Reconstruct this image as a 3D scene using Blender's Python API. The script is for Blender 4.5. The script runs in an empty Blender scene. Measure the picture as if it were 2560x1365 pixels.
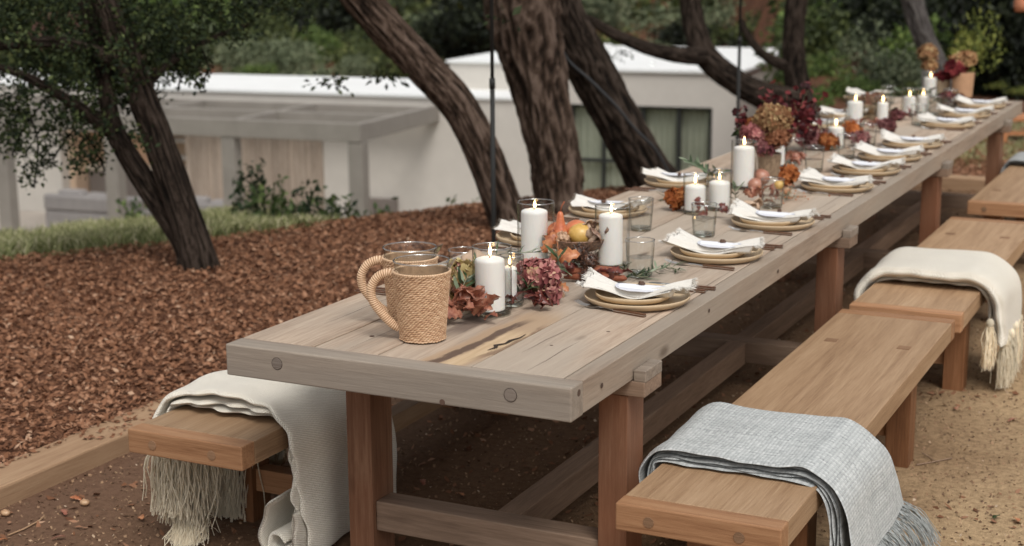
import bpy, math, random
import numpy as np
from mathutils import Vector, Matrix, noise
R = math.radians
PI = math.pi
rng = np.random.default_rng(7)
random.seed(7)
SC = bpy.context.scene
COL = SC.collection

# ------------------------------------------------------------------ camera
CAM = np.array([2.40042, -3.14785, 1.77421])
ROT = np.array([[0.89810, 0.43971, -0.00641], [-0.08580, 0.18957, 0.97811], [-0.43130, 0.87788, -0.20798]])
FPX = 3743.1
def _ortho(m):
    u, s, v = np.linalg.svd(m); return u @ v
YAW, PITCH, ROLL = -0.456, 0.20944, -0.00655
_f = np.array([math.sin(YAW)*math.cos(PITCH), math.cos(YAW)*math.cos(PITCH), -math.sin(PITCH)])
_r = np.array([math.cos(YAW), -math.sin(YAW), 0.]); _u = np.cross(_r, _f)
_c, _s = math.cos(ROLL), math.sin(ROLL)
ROT = np.array([_c*_r+_s*_u, -_s*_r+_c*_u, _f])
cam = bpy.data.cameras.new('camera'); cam_o = bpy.data.objects.new('camera', cam); COL.objects.link(cam_o)
m4 = Matrix([[ROT[0][i], ROT[1][i], -ROT[2][i], CAM[i]] for i in range(3)] + [[0, 0, 0, 1]])
cam_o.matrix_world = m4
cam.sensor_width = 36; cam.lens = FPX/2560*36; cam.clip_start = .05; cam.clip_end = 2000
cam.dof.use_dof = True; cam.dof.focus_distance = 4.15; cam.dof.aperture_fstop = 3.3
SC.camera = cam_o

# ------------------------------------------------------------------ world, sun, exposure
w = bpy.data.worlds.new('World'); SC.world = w; w.use_nodes = True
nt = w.node_tree; nt.nodes.clear()
sky = nt.nodes.new('ShaderNodeTexSky'); sky.sky_type = 'NISHITA'; sky.sun_disc = False
SUN_EL, SUN_AZ = R(56), R(138)
sky.sun_elevation = SUN_EL; sky.sun_rotation = SUN_AZ; sky.dust_density = 3.0; sky.air_density = 1.0; sky.ozone_density = 1.0
hs = nt.nodes.new('ShaderNodeHueSaturation'); hs.inputs['Saturation'].default_value = .12
bg = nt.nodes.new('ShaderNodeBackground'); bg.inputs['Strength'].default_value = .14
wo = nt.nodes.new('ShaderNodeOutputWorld')
nt.links.new(sky.outputs[0], hs.inputs['Color']); nt.links.new(hs.outputs[0], bg.inputs[0]); nt.links.new(bg.outputs[0], wo.inputs[0])
sl = bpy.data.lights.new('sun', 'SUN'); sl.energy = 1.3; sl.angle = R(24); sl.color = (1, .95, .88)
so = bpy.data.objects.new('sun', sl); COL.objects.link(so)
sd = Vector((math.sin(SUN_AZ)*math.cos(SUN_EL), math.cos(SUN_AZ)*math.cos(SUN_EL), math.sin(SUN_EL)))
so.rotation_euler = sd.to_track_quat('Z', 'Y').to_euler(); so.location = (3, -3, 12)
SC.view_settings.view_transform = 'Standard'; SC.view_settings.look = 'None'
SC.view_settings.exposure = 0.2; SC.view_settings.gamma = 1; SC.view_settings.use_curve_mapping = False
SC.cycles.transparent_max_bounces = 24; SC.cycles.max_bounces = 8
SC.cycles.caustics_reflective = False; SC.cycles.caustics_refractive = False

def at(u, v, d):                       # a point of the place from a photograph pixel and its distance in metres
    return CAM + d*(ROT.T @ np.array([(u-1280)/FPX, -(v-682.5)/FPX, 1.0]))

# ------------------------------------------------------------------ helpers
def thing(name, label, cat, loc=(0, 0, 0), rz=0, group=None):
    o = bpy.data.objects.new(name, None); COL.objects.link(o); o.location = loc; o.rotation_euler = (0, 0, rz)
    o.empty_display_size = .05
    o['label'] = label; o['category'] = cat
    if group: o['group'] = group
    return o
def tag(o, label, cat, group=None):
    o['label'] = label; o['category'] = cat
    if group: o['group'] = group
    return o
def copy_thing(src, loc, rz=None, label=None, group=None):
    c = src.copy(); COL.objects.link(c); c.location = loc
    if rz is not None: c.rotation_euler = (0, 0, rz)
    if label: c['label'] = label
    if group: c['group'] = group
    for ch in KIDS.get(src.name, []):
        d = ch.copy(); COL.objects.link(d); d.parent = c; KIDS.setdefault(c.name, []).append(d)
        for g in KIDS.get(ch.name, []):
            e = g.copy(); COL.objects.link(e); e.parent = d; KIDS.setdefault(d.name, []).append(e)
    return c
KIDS = {}
def link(name, me, mat=None, parent=None, kind=None, loc=None):
    if mat is not None and not me.materials: me.materials.append(mat)
    o = bpy.data.objects.new(name, me); COL.objects.link(o)
    if parent is not None:
        o.parent = parent; KIDS.setdefault(parent.name, []).append(o)
    if kind: o['kind'] = kind
    if loc is not None: o.location = loc
    return o

class MB:
    def __init__(s): s.v = []; s.f = []
    def add(s, vs, fs):
        b = len(s.v); s.v += [tuple(map(float, p)) for p in vs]; s.f += [tuple(b+i for i in f) for f in fs]; return s
    def box(s, x0, x1, y0, y1, z0, z1):
        return s.add([(x0,y0,z0),(x1,y0,z0),(x1,y1,z0),(x0,y1,z0),(x0,y0,z1),(x1,y0,z1),(x1,y1,z1),(x0,y1,z1)],
                     [(0,3,2,1),(4,5,6,7),(0,1,5,4),(1,2,6,5),(2,3,7,6),(3,0,4,7)])
    def lathe(s, prof, n=32, c=(0, 0, 0), close=True):
        vs = []; fs = []; k = len(prof)
        for j in range(n):
            a = 2*PI*j/n
            for r, z in prof: vs.append((c[0]+r*math.cos(a), c[1]+r*math.sin(a), c[2]+z))
        for j in range(n):
            j2 = (j+1) % n
            for i in range(k-1): fs.append((j*k+i, j2*k+i, j2*k+i+1, j*k+i+1))
        return s.add(vs, fs)
    def tube(s, pts, rad, n=8, cap=True, flat=1.0):
        pts = [Vector(p) for p in pts]; k = len(pts)
        if not hasattr(rad, '__len__'): rad = [rad]*k
        vs = []; fs = []; up = Vector((0, 0, 1)); t0 = (pts[1]-pts[0]).normalized()
        if abs(t0.dot(up)) > .95: up = Vector((1, 0, 0))
        a = t0.cross(up).normalized()
        for i in range(k):
            t = (pts[min(i+1, k-1)]-pts[max(i-1, 0)]).normalized()
            a = (a - t*a.dot(t)).normalized(); b = t.cross(a)
            for j in range(n):
                q = 2*PI*j/n; vs.append(pts[i]+a*math.cos(q)*rad[i]+b*math.sin(q)*rad[i]*flat)
        for i in range(k-1):
            for j in range(n):
                fs.append((i*n+j, i*n+(j+1) % n, (i+1)*n+(j+1) % n, (i+1)*n+j))
        if cap: fs.append(tuple(range(n-1, -1, -1))); fs.append(tuple((k-1)*n+j for j in range(n)))
        return s.add(vs, fs)
    def mesh(s, name, smooth=False):
        me = bpy.data.meshes.new(name); me.from_pydata(s.v, [], s.f); me.update()
        if smooth: me.polygons.foreach_set('use_smooth', [True]*len(me.polygons))
        return me
    def build(s, name, mat, parent=None, smooth=False, bevel=0, seg=2, kind=None, loc=None, angle=None):
        me = s.mesh(name, smooth); o = link(name, me, mat, parent, kind, loc)
        if bevel:
            b = o.modifiers.new('bevel', 'BEVEL'); b.width = bevel; b.segments = seg; b.limit_method = 'ANGLE'; b.angle_limit = R(40)
        return o

def npmesh(name, V, F, mat, parent=None, tint=None, smooth=False, kind=None, uv=None, loc=None):
    me = bpy.data.meshes.new(name); V = np.ascontiguousarray(V, dtype=np.float32); F = np.ascontiguousarray(F, dtype=np.int32)
    nf, k = F.shape
    me.vertices.add(len(V)); me.vertices.foreach_set('co', V.ravel())
    me.loops.add(nf*k); me.loops.foreach_set('vertex_index', F.ravel())
    me.polygons.add(nf); me.polygons.foreach_set('loop_start', np.arange(0, nf*k, k, dtype=np.int32))
    me.update(calc_edges=True)
    if smooth: me.polygons.foreach_set('use_smooth', np.ones(nf, dtype=bool))
    if tint is not None:
        a = me.attributes.new('tint', 'FLOAT', 'POINT'); a.data.foreach_set('value', np.ascontiguousarray(tint, dtype=np.float32))
    if uv is not None:
        l = me.uv_layers.new(name='UVMap'); l.data.foreach_set('uv', np.ascontiguousarray(uv[F.ravel()], dtype=np.float32).ravel())
    me.validate()
    return link(name, me, mat, parent, kind, loc)

def catmull(P, n):
    P = [np.array(p, float) for p in P]; out = []
    Q = [2*P[0]-P[1]] + P + [2*P[-1]-P[-2]]
    for i in range(1, len(Q)-2):
        for j in range(n):
            t = j/n
            out.append(.5*((2*Q[i])+(-Q[i-1]+Q[i+1])*t+(2*Q[i-1]-5*Q[i]+4*Q[i+1]-Q[i+2])*t*t+(-Q[i-1]+3*Q[i]-3*Q[i+1]+Q[i+2])*t**3))
    out.append(P[-1]); return np.array(out)

# random leaf-shaped faces through a volume; each leaf two bent triangles pairs
def leafcloud(name, centers, size, mat, parent=None, aspect=.5, seed=1, kind=None, droop=.0, sizevar=.5, tvar=None, loc=None, face=None):
    g = np.random.default_rng(seed); n = len(centers); c = np.asarray(centers, float)
    a = g.normal(size=(n, 3)); a[:, 2] -= droop; a /= np.linalg.norm(a, axis=1)[:, None]
    b = g.normal(size=(n, 3)) if face is None else g.normal(size=(n, 3))*.5 + face
    nrm = np.cross(a, b); nrm /= np.linalg.norm(nrm, axis=1)[:, None]
    b = np.cross(nrm, a)
    s = size*(1-sizevar/2+sizevar*g.random(n))[:, None]
    k = s*.12*nrm
    V = np.stack([c-a*s*.5, c+b*s*aspect*.5+k, c+a*s*.5, c-b*s*aspect*.5+k], 1).reshape(-1, 3)
    F = (np.arange(n)*4)[:, None]+np.array([0, 1, 2, 3])
    F = np.concatenate([(np.arange(n)*4)[:, None]+np.array([0, 1, 2]), (np.arange(n)*4)[:, None]+np.array([0, 2, 3])])
    t = g.random(n) if tvar is None else tvar
    return npmesh(name, V, F, mat, parent, tint=np.repeat(t, 4), kind=kind, loc=loc)

# ------------------------------------------------------------------ materials
MATS = {}
def newmat(name):
    m = bpy.data.materials.new(name); m.use_nodes = True; n = m.node_tree.nodes; b = n['Principled BSDF']
    return m, m.node_tree, n, b
def L(nt, a, b): nt.links.new(a, b)
def ramp(nt, fac, stops):
    r = nt.nodes.new('ShaderNodeValToRGB'); e = r.color_ramp.elements
    while len(e) < len(stops): e.new(.5)
    for i, (p, c) in enumerate(stops): e[i].position = p; e[i].color = (*c, 1)
    L(nt, fac, r.inputs[0]); return r.outputs[0]
def mapping(nt, src, scale, rand=False):
    m = nt.nodes.new('ShaderNodeMapping'); m.inputs['Scale'].default_value = scale; L(nt, src, m.inputs['Vector'])
    if rand:
        oi = nt.nodes.new('ShaderNodeObjectInfo'); mu = nt.nodes.new('ShaderNodeMath'); mu.operation = 'MULTIPLY'; mu.inputs[1].default_value = 37
        L(nt, oi.outputs['Random'], mu.inputs[0]); L(nt, mu.outputs[0], m.inputs['Location'])
    return m.outputs[0]
def noise_n(nt, vec, scale, detail=4, rough=.5, dist=0):
    n = nt.nodes.new('ShaderNodeTexNoise'); n.inputs['Scale'].default_value = scale; n.inputs['Detail'].default_value = detail
    n.inputs['Roughness'].default_value = rough; n.inputs['Distortion'].default_value = dist
    if vec is not None: L(nt, vec, n.inputs['Vector'])
    return n.outputs[0]
def mix(nt, fac, a, b, mode='MIX'):
    m = nt.nodes.new('ShaderNodeMix'); m.data_type = 'RGBA'; m.blend_type = mode
    for s, v in ((0, fac), (6, a), (7, b)):
        if hasattr(v, 'is_linked') or hasattr(v, 'links'): L(nt, v, m.inputs[s])
        else: m.inputs[s].default_value = v if s == 0 else (*v, 1)
    return m.outputs[2]
def math_n(nt, op, a, b=None, clamp=False):
    m = nt.nodes.new('ShaderNodeMath'); m.operation = op; m.use_clamp = clamp
    for i, v in enumerate((a, b)):
        if v is None: continue
        if hasattr(v, 'links'): L(nt, v, m.inputs[i])
        else: m.inputs[i].default_value = v
    return m.outputs[0]
def bump(nt, b, h, strength=.3, dist=.002):
    n = nt.nodes.new('ShaderNodeBump'); n.inputs['Strength'].default_value = strength; n.inputs['Distance'].default_value = dist
    L(nt, h, n.inputs['Height']); L(nt, n.outputs[0], b.inputs['Normal'])
def plain(name, col, rough=.6, var=.12, scale=20, bmp=0, metal=0, spec=None, sss=0):
    if name in MATS: return MATS[name]
    m, nt, n, b = newmat(name)
    tc = n.new('ShaderNodeTexCoord'); v = tc.outputs['Object']
    nz = noise_n(nt, v, scale, 5, .6)
    d = tuple(c*(1-var) for c in col); l = tuple(min(1, c*(1+var)) for c in col)
    L(nt, ramp(nt, nz, [(.3, d), (.7, l)]), b.inputs['Base Color'])
    b.inputs['Roughness'].default_value = rough; b.inputs['Metallic'].default_value = metal
    if sss: b.inputs['Subsurface Weight'].default_value = sss; b.inputs['Subsurface Radius'].default_value = (.02, .012, .008)
    if bmp: bump(nt, b, noise_n(nt, v, scale*4, 6, .7), bmp)
    MATS[name] = m; return m
def wood(name, axis, dark, mid, light, fine=1.0, rough=.65, grey=None, dirt=0, knots=True, redvar=None):
    """grain runs along axis; colour varies from board to board"""
    if name in MATS: return MATS[name]
    m, nt, n, b = newmat(name)
    tc = n.new('ShaderNodeTexCoord'); v = tc.outputs['Object']
    i = 'XYZ'.index(axis)
    def sc(a, l): s = [a]*3; s[i] = l; return tuple(s)
    v0 = mapping(nt, v, (1, 1, 1), True)
    wob = noise_n(nt, v0, 2.2, 2, .5)
    v1 = mapping(nt, v0, sc(14*fine, .9)); g1 = noise_n(nt, v1, 1, 6, .62, 1.2)
    v2 = mapping(nt, v0, sc(130*fine, 6)); g2 = noise_n(nt, v2, 1, 5, .72, .3)
    v3 = mapping(nt, v0, sc(3.2, .6)); g3 = noise_n(nt, v3, 1, 3, .5, .8)
    g = math_n(nt, 'ADD', math_n(nt, 'MULTIPLY', g1, .52), math_n(nt, 'MULTIPLY', g2, .48))
    col = ramp(nt, g, [(.3, dark), (.5, mid), (.72, light)])
    if grey is not None: col = mix(nt, ramp(nt, g3, [(.38, (0, 0, 0)), (.62, (.75, .75, .75))]), col, grey)
    oi = n.new('ShaderNodeObjectInfo')
    br = math_n(nt, 'ADD', math_n(nt, 'MULTIPLY', oi.outputs['Random'], .34), .83)
    col = mix(nt, 1.0, col, ramp(nt, math_n(nt, 'SUBTRACT', br, .5), [(0, (.5, .5, .5)), (1, (1.5, 1.5, 1.5))]), 'MULTIPLY')
    if redvar is not None:
        col = mix(nt, ramp(nt, noise_n(nt, v0, 1.7, 3, .6), [(.42, (0, 0, 0)), (.68, (.8, .8, .8))]), col, redvar)
    if knots:
        vk = mapping(nt, v0, sc(4.2, 1.7)); vo = n.new('ShaderNodeTexVoronoi'); vo.inputs['Scale'].default_value = 1; L(nt, vk, vo.inputs['Vector'])
        kk = ramp(nt, vo.outputs['Distance'], [(.035, (1, 1, 1)), (.09, (0, 0, 0))])
        col = mix(nt, math_n(nt, 'MULTIPLY', kk, .65), col, tuple(c*.45 for c in dark))
    L(nt, col, b.inputs['Base Color']); b.inputs['Roughness'].default_value = rough
    b.inputs['Specular IOR Level'].default_value = .2
    bump(nt, b, g, .45, .005)
    MATS[name] = m; return m
def tinted(name, stops, rough=.7, trans=0, patch=None, spec=.3, both=True):
    if name in MATS: return MATS[name]
    m, nt, n, b = newmat(name)
    a = n.new('ShaderNodeAttribute'); a.attribute_name = 'tint'
    col = ramp(nt, a.outputs['Fac'], stops)
    if patch:
        tc = n.new('ShaderNodeTexCoord'); nz = noise_n(nt, tc.outputs['Object'], patch[0], 3, .6)
        col = mix(nt, ramp(nt, nz, [(.35, (0, 0, 0)), (.65, (1, 1, 1))]), col, patch[1], 'MULTIPLY') if len(patch) == 2 else mix(nt, ramp(nt, nz, [(.4, (0, 0, 0)), (.6, (patch[2],)*3)]), col, patch[1])
    oi = n.new('ShaderNodeObjectInfo'); hsv = n.new('ShaderNodeHueSaturation')
    L(nt, math_n(nt, 'ADD', math_n(nt, 'MULTIPLY', oi.outputs['Random'], .5), .75), hsv.inputs['Value']); L(nt, col, hsv.inputs['Color'])
    L(nt, hsv.outputs[0], b.inputs['Base Color']); b.inputs['Roughness'].default_value = rough; b.inputs['Specular IOR Level'].default_value = spec
    if trans:
        tl = n.new('ShaderNodeBsdfTranslucent'); L(nt, hsv.outputs[0], tl.inputs[0]); mx = n.new('ShaderNodeMixShader'); mx.inputs[0].default_value = trans
        L(nt, b.outputs[0], mx.inputs[1]); L(nt, tl.outputs[0], mx.inputs[2]); L(nt, mx.outputs[0], n['Material Output'].inputs[0])
    MATS[name] = m; return m
def glass(name, tint=(.985, .99, .985), edge=(.30, .32, .30), refl=.9, base=.055):
    if name in MATS: return MATS[name]
    m, nt, n, b = newmat(name); n.remove(b)
    lw = n.new('ShaderNodeLayerWeight'); lw.inputs[0].default_value = .35
    tr = n.new('ShaderNodeBsdfTransparent'); gl = n.new('ShaderNodeBsdfGlossy'); gl.inputs['Roughness'].default_value = .03
    lw.inputs[0].default_value = .5
    L(nt, ramp(nt, lw.outputs['Facing'], [(.35, tint), (.75, tuple((t_+e_)/2 for t_, e_ in zip(tint, edge))), (1, edge)]), tr.inputs[0])
    p5 = math_n(nt, 'POWER', lw.outputs['Facing'], 4.0)
    mx = n.new('ShaderNodeMixShader'); L(nt, math_n(nt, 'ADD', math_n(nt, 'MULTIPLY', p5, refl*.75), base, True), mx.inputs[0])
    L(nt, tr.outputs[0], mx.inputs[1]); L(nt, gl.outputs[0], mx.inputs[2]); L(nt, mx.outputs[0], n['Material Output'].inputs[0])
    MATS[name] = m; return m
def emis(name, col, s):
    if name in MATS: return MATS[name]
    m, nt, n, b = newmat(name); b.inputs['Base Color'].default_value = (*col, 1)
    b.inputs['Emission Color'].default_value = (*col, 1); b.inputs['Emission Strength'].default_value = s
    MATS[name] = m; return m

M_TABLE_Y = wood('weathered_table_wood_lengthwise', 'Y', (0.162, 0.102, 0.066), (0.384, 0.288, 0.214), (0.588, 0.474, 0.366), .9, .75, grey=(0.378, 0.322, 0.262))
M_TABLE_X = wood('weathered_table_wood_crosswise', 'X', (0.131, 0.095, 0.069), (0.284, 0.229, 0.181), (0.441, 0.373, 0.299), .9, .75, grey=(.24, .212, .18))
M_LEG = wood('reddish_leg_wood', 'Z', (.085, .04, .022), (.18, .09, .052), (.31, .18, .11), .8, .6, redvar=(.22, .09, .046))
M_STR_Y = wood('brown_stretcher_wood_lengthwise', 'Y', (.11, .07, .045), (.22, .145, .098), (.33, .23, .16), .8, .65)
M_STR_X = wood('brown_stretcher_wood_crosswise', 'X', (.11, .072, .05), (.22, .15, .105), (.33, .235, .17), .8, .65)
M_BEN_Y = wood('oak_bench_wood_lengthwise', 'Y', (0.197, 0.111, 0.059), (0.353, 0.226, 0.131), (0.476, 0.328, 0.205), 1.5, .5, knots=False)
M_BEN_X = wood('oak_bench_wood_crosswise', 'X', (.20, .09, .042), (.37, .195, .10), (.49, .285, .155), 1.2, .5, knots=False)
M_BEN_Z = wood('oak_bench_leg_wood', 'Z', (.10, .042, .02), (.22, .10, .046), (.33, .165, .082), 1.2, .55, knots=False)
M_PEG = wood('end_grain_peg', 'X', (.12, .065, .035), (.24, .14, .08), (.34, .2, .12), 6, .7, knots=False)
M_EDGE_Y = wood('landscape_timber_lengthwise', 'Y', (0.220, 0.130, 0.075), (0.330, 0.210, 0.125), (0.420, 0.290, 0.180), 0.800, 0.800)
M_EDGE_X = wood('landscape_timber_crosswise', 'X', (0.220, 0.130, 0.075), (0.330, 0.210, 0.125), (0.420, 0.290, 0.180), 0.800, 0.800)
M_GLASS = glass('clear_glass')
M_GLASSB = glass('thick_base_glass', (.80, .83, .81), (.25, .28, .26), 1.5)
M_RIM = glass('polished_glass_rim', (.95, .96, .95), (.55, .57, .55), .9, .34)
M_WATER = glass('still_water', (.95, .965, .96), (.8, .83, .82), 1.0)
M_WAX = plain('white_wax', (.88, .86, .82), .45, .02, 8, sss=.25)
M_FLAME = emis('candle_flame', (1.0, .62, .24), 14)
M_WICK = plain('charred_wick', (.02, .015, .012), .9)
M_BLACK = plain('black_painted_steel', (.014, .014, .013), .75)
M_STEEL = plain('brushed_steel', (.55, .54, .52), .28, .05, 40, metal=1)
M_HANDLE = plain('mottled_brown_handle', (.12, .05, .024), .35, .7, 160)
M_PLATE = plain('tan_stoneware', (.55, .42, .27), .5, .06, 30, .05)
M_NAPKIN = plain('white_linen', (.70, .67, .615), .9, .03, 120, .5)
M_CARD = plain('white_card', (.84, .85, .88), .7, .01)
M_CARDB = plain('pale_grey_card', (.60, .61, .66), .7, .02)
M_NUT = plain('dark_seed_pod', (.10, .05, .03), .6, .4, 60, .4)
M_CREAM = plain('cream_wool', (.80, .75, .64), .95, .05, 60, .3)
M_FRINGE = plain('cream_wool_fringe', (.84, .76, .60), .9, .12, 30)
M_GREYW = tinted('grey_wool_weave', [(0, (.12, .125, .125)), (.3, (.27, .282, .28)), (.65, (.38, .393, .388)), (1, (.51, .52, .51))], .95)
M_GREYF = plain('grey_wool_fringe', (.36, .38, .375), .95, .2, 60)
# ------------------------------------------------------------------ terrain
FH = np.array([math.sin(YAW), math.cos(YAW)]); RH = np.array([math.cos(YAW), -math.sin(YAW)])
def sstep(a, b, x): t = np.clip((x-a)/(b-a), 0, 1); return t*t*(3-2*t)
def dl(x, y): px = x-CAM[0]; py = y-CAM[1]; return px*FH[0]+py*FH[1], px*RH[0]+py*RH[1]
def hn(x, y, s, seed=0):               # cheap smooth value noise
    return (np.sin(x*s*1.3+seed)+np.sin(y*s*1.7+seed*2.1+np.sin(x*s*.9)*1.3)+np.sin((x+y)*s*.8+seed*.7)+np.sin((x-y)*s*2.1+seed))/4
def terrain(x, y):
    x = np.asarray(x, float); y = np.asarray(y, float)
    d, l = dl(x, y)
    s = d-(10.88+.69*l)
    grass = sstep(-1.2, -2.4, l)
    sl1 = np.where(s > 0, -s*(.12*grass+.24*(1-grass)), 0)
    s4 = np.clip(s-4.3, 0, None)
    zl = np.where(s > 4.3, -4.3*(.12*grass+.24*(1-grass))-s4*.42, sl1)
    zl = np.maximum(zl, -4.15)
    up = np.clip(d-40.8, 0, None)
    hill = -4.15+np.minimum(up, 2.6)*.75+np.clip(up-2.6, 0, 18)*.095+np.clip(up-20.6, 0, 60)*.42+.25*hn(x, y, .5)*np.clip(up/3, 0, 1)
    zl = np.where(up > 0, hill, zl)
    wr = sstep(.14, .2, l/np.maximum(d, 6)) * sstep(6, 9, d)
    zr = np.clip(d-19.5, 0, 60)*.06+np.clip(d-45, 0, 60)*.35
    z = zl*(1-wr)+zr*wr
    return z+.02*hn(x, y, 1.4, 3)*sstep(7, 10, d)
def axis_pts(lo, hi, near0, near1, h):
    a = [near0]; st = h
    while a[-1] > lo: st *= 1.12; a.append(a[-1]-st)
    b = [near1]; st = h
    while b[-1] < hi: st *= 1.12; b.append(b[-1]+st)
    return np.array(sorted(a[1:]) + list(np.arange(near0, near1, h)) + b)
gx = axis_pts(-500, 500, -12, 7, .14); gy = axis_pts(-60, 700, -3, 17, .14)
X, Y = np.meshgrid(gx, gy); Z = terrain(X, Y)
nx_, ny_ = len(gx), len(gy); idx = np.arange(nx_*ny_).reshape(ny_, nx_)
F = np.stack([idx[:-1, :-1], idx[:-1, 1:], idx[1:, 1:], idx[1:, :-1]], -1).reshape(-1, 4)
D_, L_ = dl(X, Y); S_ = D_-(10.88+.69*L_)
sand = sstep(-1.36, -1.30, X+.0*Y)*sstep(8.75, 8.6, Y)
grass = sstep(-1.0, -1.5, L_+.18*hn(X, Y, 3))*sstep(-.12, .12, S_+.14*hn(X, Y, 5))*sstep(30, 20, D_)
grass = np.maximum(grass, sstep(9.6, 10.2, Y+.3*hn(X, Y, 2.))*sstep(-.3, .2, X)*sstep(14.5, 13.5, Y)*.85)
V = np.stack([X.ravel(), Y.ravel(), Z.ravel()], 1)
m, nt, n, b = newmat('sand_mulch_and_grass_ground')
tc = n.new('ShaderNodeTexCoord'); v = tc.outputs['Object']
def attr(nm): a = n.new('ShaderNodeAttribute'); a.attribute_name = nm; return a.outputs['Fac']
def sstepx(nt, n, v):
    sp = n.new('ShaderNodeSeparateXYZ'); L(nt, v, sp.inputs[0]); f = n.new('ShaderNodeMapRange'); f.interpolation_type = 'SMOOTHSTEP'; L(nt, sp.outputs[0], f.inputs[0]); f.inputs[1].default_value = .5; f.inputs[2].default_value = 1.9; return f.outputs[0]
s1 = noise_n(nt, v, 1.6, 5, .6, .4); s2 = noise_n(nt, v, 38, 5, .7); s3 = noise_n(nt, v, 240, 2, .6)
s1 = math_n(nt, 'ADD', math_n(nt, 'MULTIPLY', s1, .55), math_n(nt, 'MULTIPLY', sstepx(nt, n, v), .32)); sandc = mix(nt, ramp(nt, s1, [(.35, (0, 0, 0)), (.62, (1, 1, 1))]), (.20, .12, .066), (.475, .335, .195))  # dirt on the left is really dark; shade below the table is coloured in too
sandc = mix(nt, .55, sandc, ramp(nt, s2, [(.34, (.35, .33, .3)), (.6, (1.05, 1.05, 1.05))]), 'MULTIPLY')
sandc = mix(nt, .5, sandc, ramp(nt, s3, [(.35, (.45, .43, .4)), (.65, (1.35, 1.35, 1.35))]), 'MULTIPLY')
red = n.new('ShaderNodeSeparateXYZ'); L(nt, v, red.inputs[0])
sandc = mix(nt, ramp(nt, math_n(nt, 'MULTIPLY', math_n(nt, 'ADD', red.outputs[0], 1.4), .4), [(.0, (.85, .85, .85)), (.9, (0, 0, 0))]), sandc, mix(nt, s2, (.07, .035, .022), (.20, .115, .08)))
mulc = ramp(nt, noise_n(nt, v, 30, 5, .7, .5), [(.3, (.035, .018, .012)), (.5, (.13, .058, .033)), (.7, (.25, .125, .07))])
mulc = mix(nt, .6, mulc, ramp(nt, noise_n(nt, v, .35, 3, .6), [(.35, (.6, .6, .6)), (.65, (1.25, 1.2, 1.15))]), 'MULTIPLY')
grc = ramp(nt, noise_n(nt, v, 7, 5, .7), [(.3, (.05, .065, .02)), (.55, (.13, .17, .05)), (.75, (.26, .24, .12))])
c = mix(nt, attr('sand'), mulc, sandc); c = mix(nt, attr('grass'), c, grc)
L(nt, c, b.inputs['Base Color']); b.inputs['Roughness'].default_value = .95; b.inputs['Specular IOR Level'].default_value = .15
bump(nt, b, math_n(nt, 'ADD', s2, math_n(nt, 'MULTIPLY', s3, .5)), .6, .012)
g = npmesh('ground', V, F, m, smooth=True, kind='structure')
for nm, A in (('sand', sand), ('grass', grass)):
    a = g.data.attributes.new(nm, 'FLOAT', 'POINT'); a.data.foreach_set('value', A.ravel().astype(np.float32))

# --- bark mulch: chips lying on the bed, denser near
M_CHIP = tinted('bark_mulch', [(0, (.07, .032, .020)), (.3, (.17, .078, .042)), (.6, (.265, .130, .074)), (.85, (.35, .195, .12)), (1, (.46, .31, .21))], .9, spec=.1)
def mulch_points(n, test, x0, x1, y0, y1, seed):
    g_ = np.random.default_rng(seed); x = g_.uniform(x0, x1, n); y = g_.uniform(y0, y1, n); k = test(x, y); return x[k], y[k], g_
def bed(x, y):
    d, l = dl(x, y); s = d-(10.88+.69*l); gr = (l+.18*hn(x, y, 3) < -1.25) & (s+.14*hn(x, y, 5) > 0)
    vis = (l/d > -.43) & (l/d < .5) & (d > 3)
    return vis & ((x < -1.40) | (y > 8.8)) & (~gr) & (s < 1.5)
def chips(name, pts, size, seed, mat, zoff=.006, flat=.35, asp=(.3, .75), kind='stuff', zvar=.02):
    x, y, g_ = pts; n = len(x); z = terrain(x, y)+zoff+g_.random(n)*zvar
    a = g_.uniform(0, 2*PI, n); tl = g_.normal(0, flat, (n, 2)); s = size*g_.uniform(.5, 1.4, n); q = s*g_.uniform(*asp, n)
    ax = np.stack([np.cos(a), np.sin(a), tl[:, 0]], 1); bx = np.stack([-np.sin(a), np.cos(a), tl[:, 1]], 1); c = np.stack([x, y, z], 1); up = np.array([0, 0, 1.])
    h = (s*.18)[:, None]
    V = np.stack([c-ax*s[:, None]*.5, c+bx*q[:, None]*.5+up*h*g_.uniform(-1, 1, (n, 1)), c+ax*s[:, None]*.5, c-bx*q[:, None]*.5+up*h*g_.uniform(-1, 1, (n, 1))], 1).reshape(-1, 3)
    i = (np.arange(n)*4)[:, None]; F = np.concatenate([i+np.array([0, 1, 2]), i+np.array([0, 2, 3])])
    return npmesh(name, V, F, mat, tint=np.repeat(np.clip(g_.beta(2.2, 2.2, n), 0, 1), 4), kind=kind)
x1_, y1_, g1_ = mulch_points(780000, bed, -9, 4.5, -1, 16, 11)
o = chips('bark_mulch', (x1_, y1_, g1_), .0265, 1, M_CHIP)
# --- gravel and litter on the sandy path
M_GRAV = tinted('path_gravel', [(0, (.05, .03, .02)), (.5, (.20, .12, .07)), (.8, (.34, .22, .13)), (1, (.5, .4, .3))], .9)
def onpath(x, y):
    d, l = dl(x, y); return (d > 2.9) & (np.abs(l/d) < .4) & (x > -1.2) & (y < 8.6)
xg, yg, gg = mulch_points(60000, onpath, -1.2, 4, -1, 8.6, 5)
chips('path_gravel', (xg, yg, gg), .010, 2, M_GRAV, .001, .5, (.6, 1), zvar=.003)
dens = lambda x, y: onpath(x, y) & (hn(x, y, 2.2, 1)+.9*np.exp(-((x-.45)/.8)**2)+.9*np.exp(-((x+.9)/.35)**2) > .42)
xg, yg, gg = mulch_points(5200, dens, -1.2, 3, -.6, 8.6, 6)
chips('leaf_litter', (xg, yg, gg), .03, 3, M_CHIP, .002, .3, zvar=.006)

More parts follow.
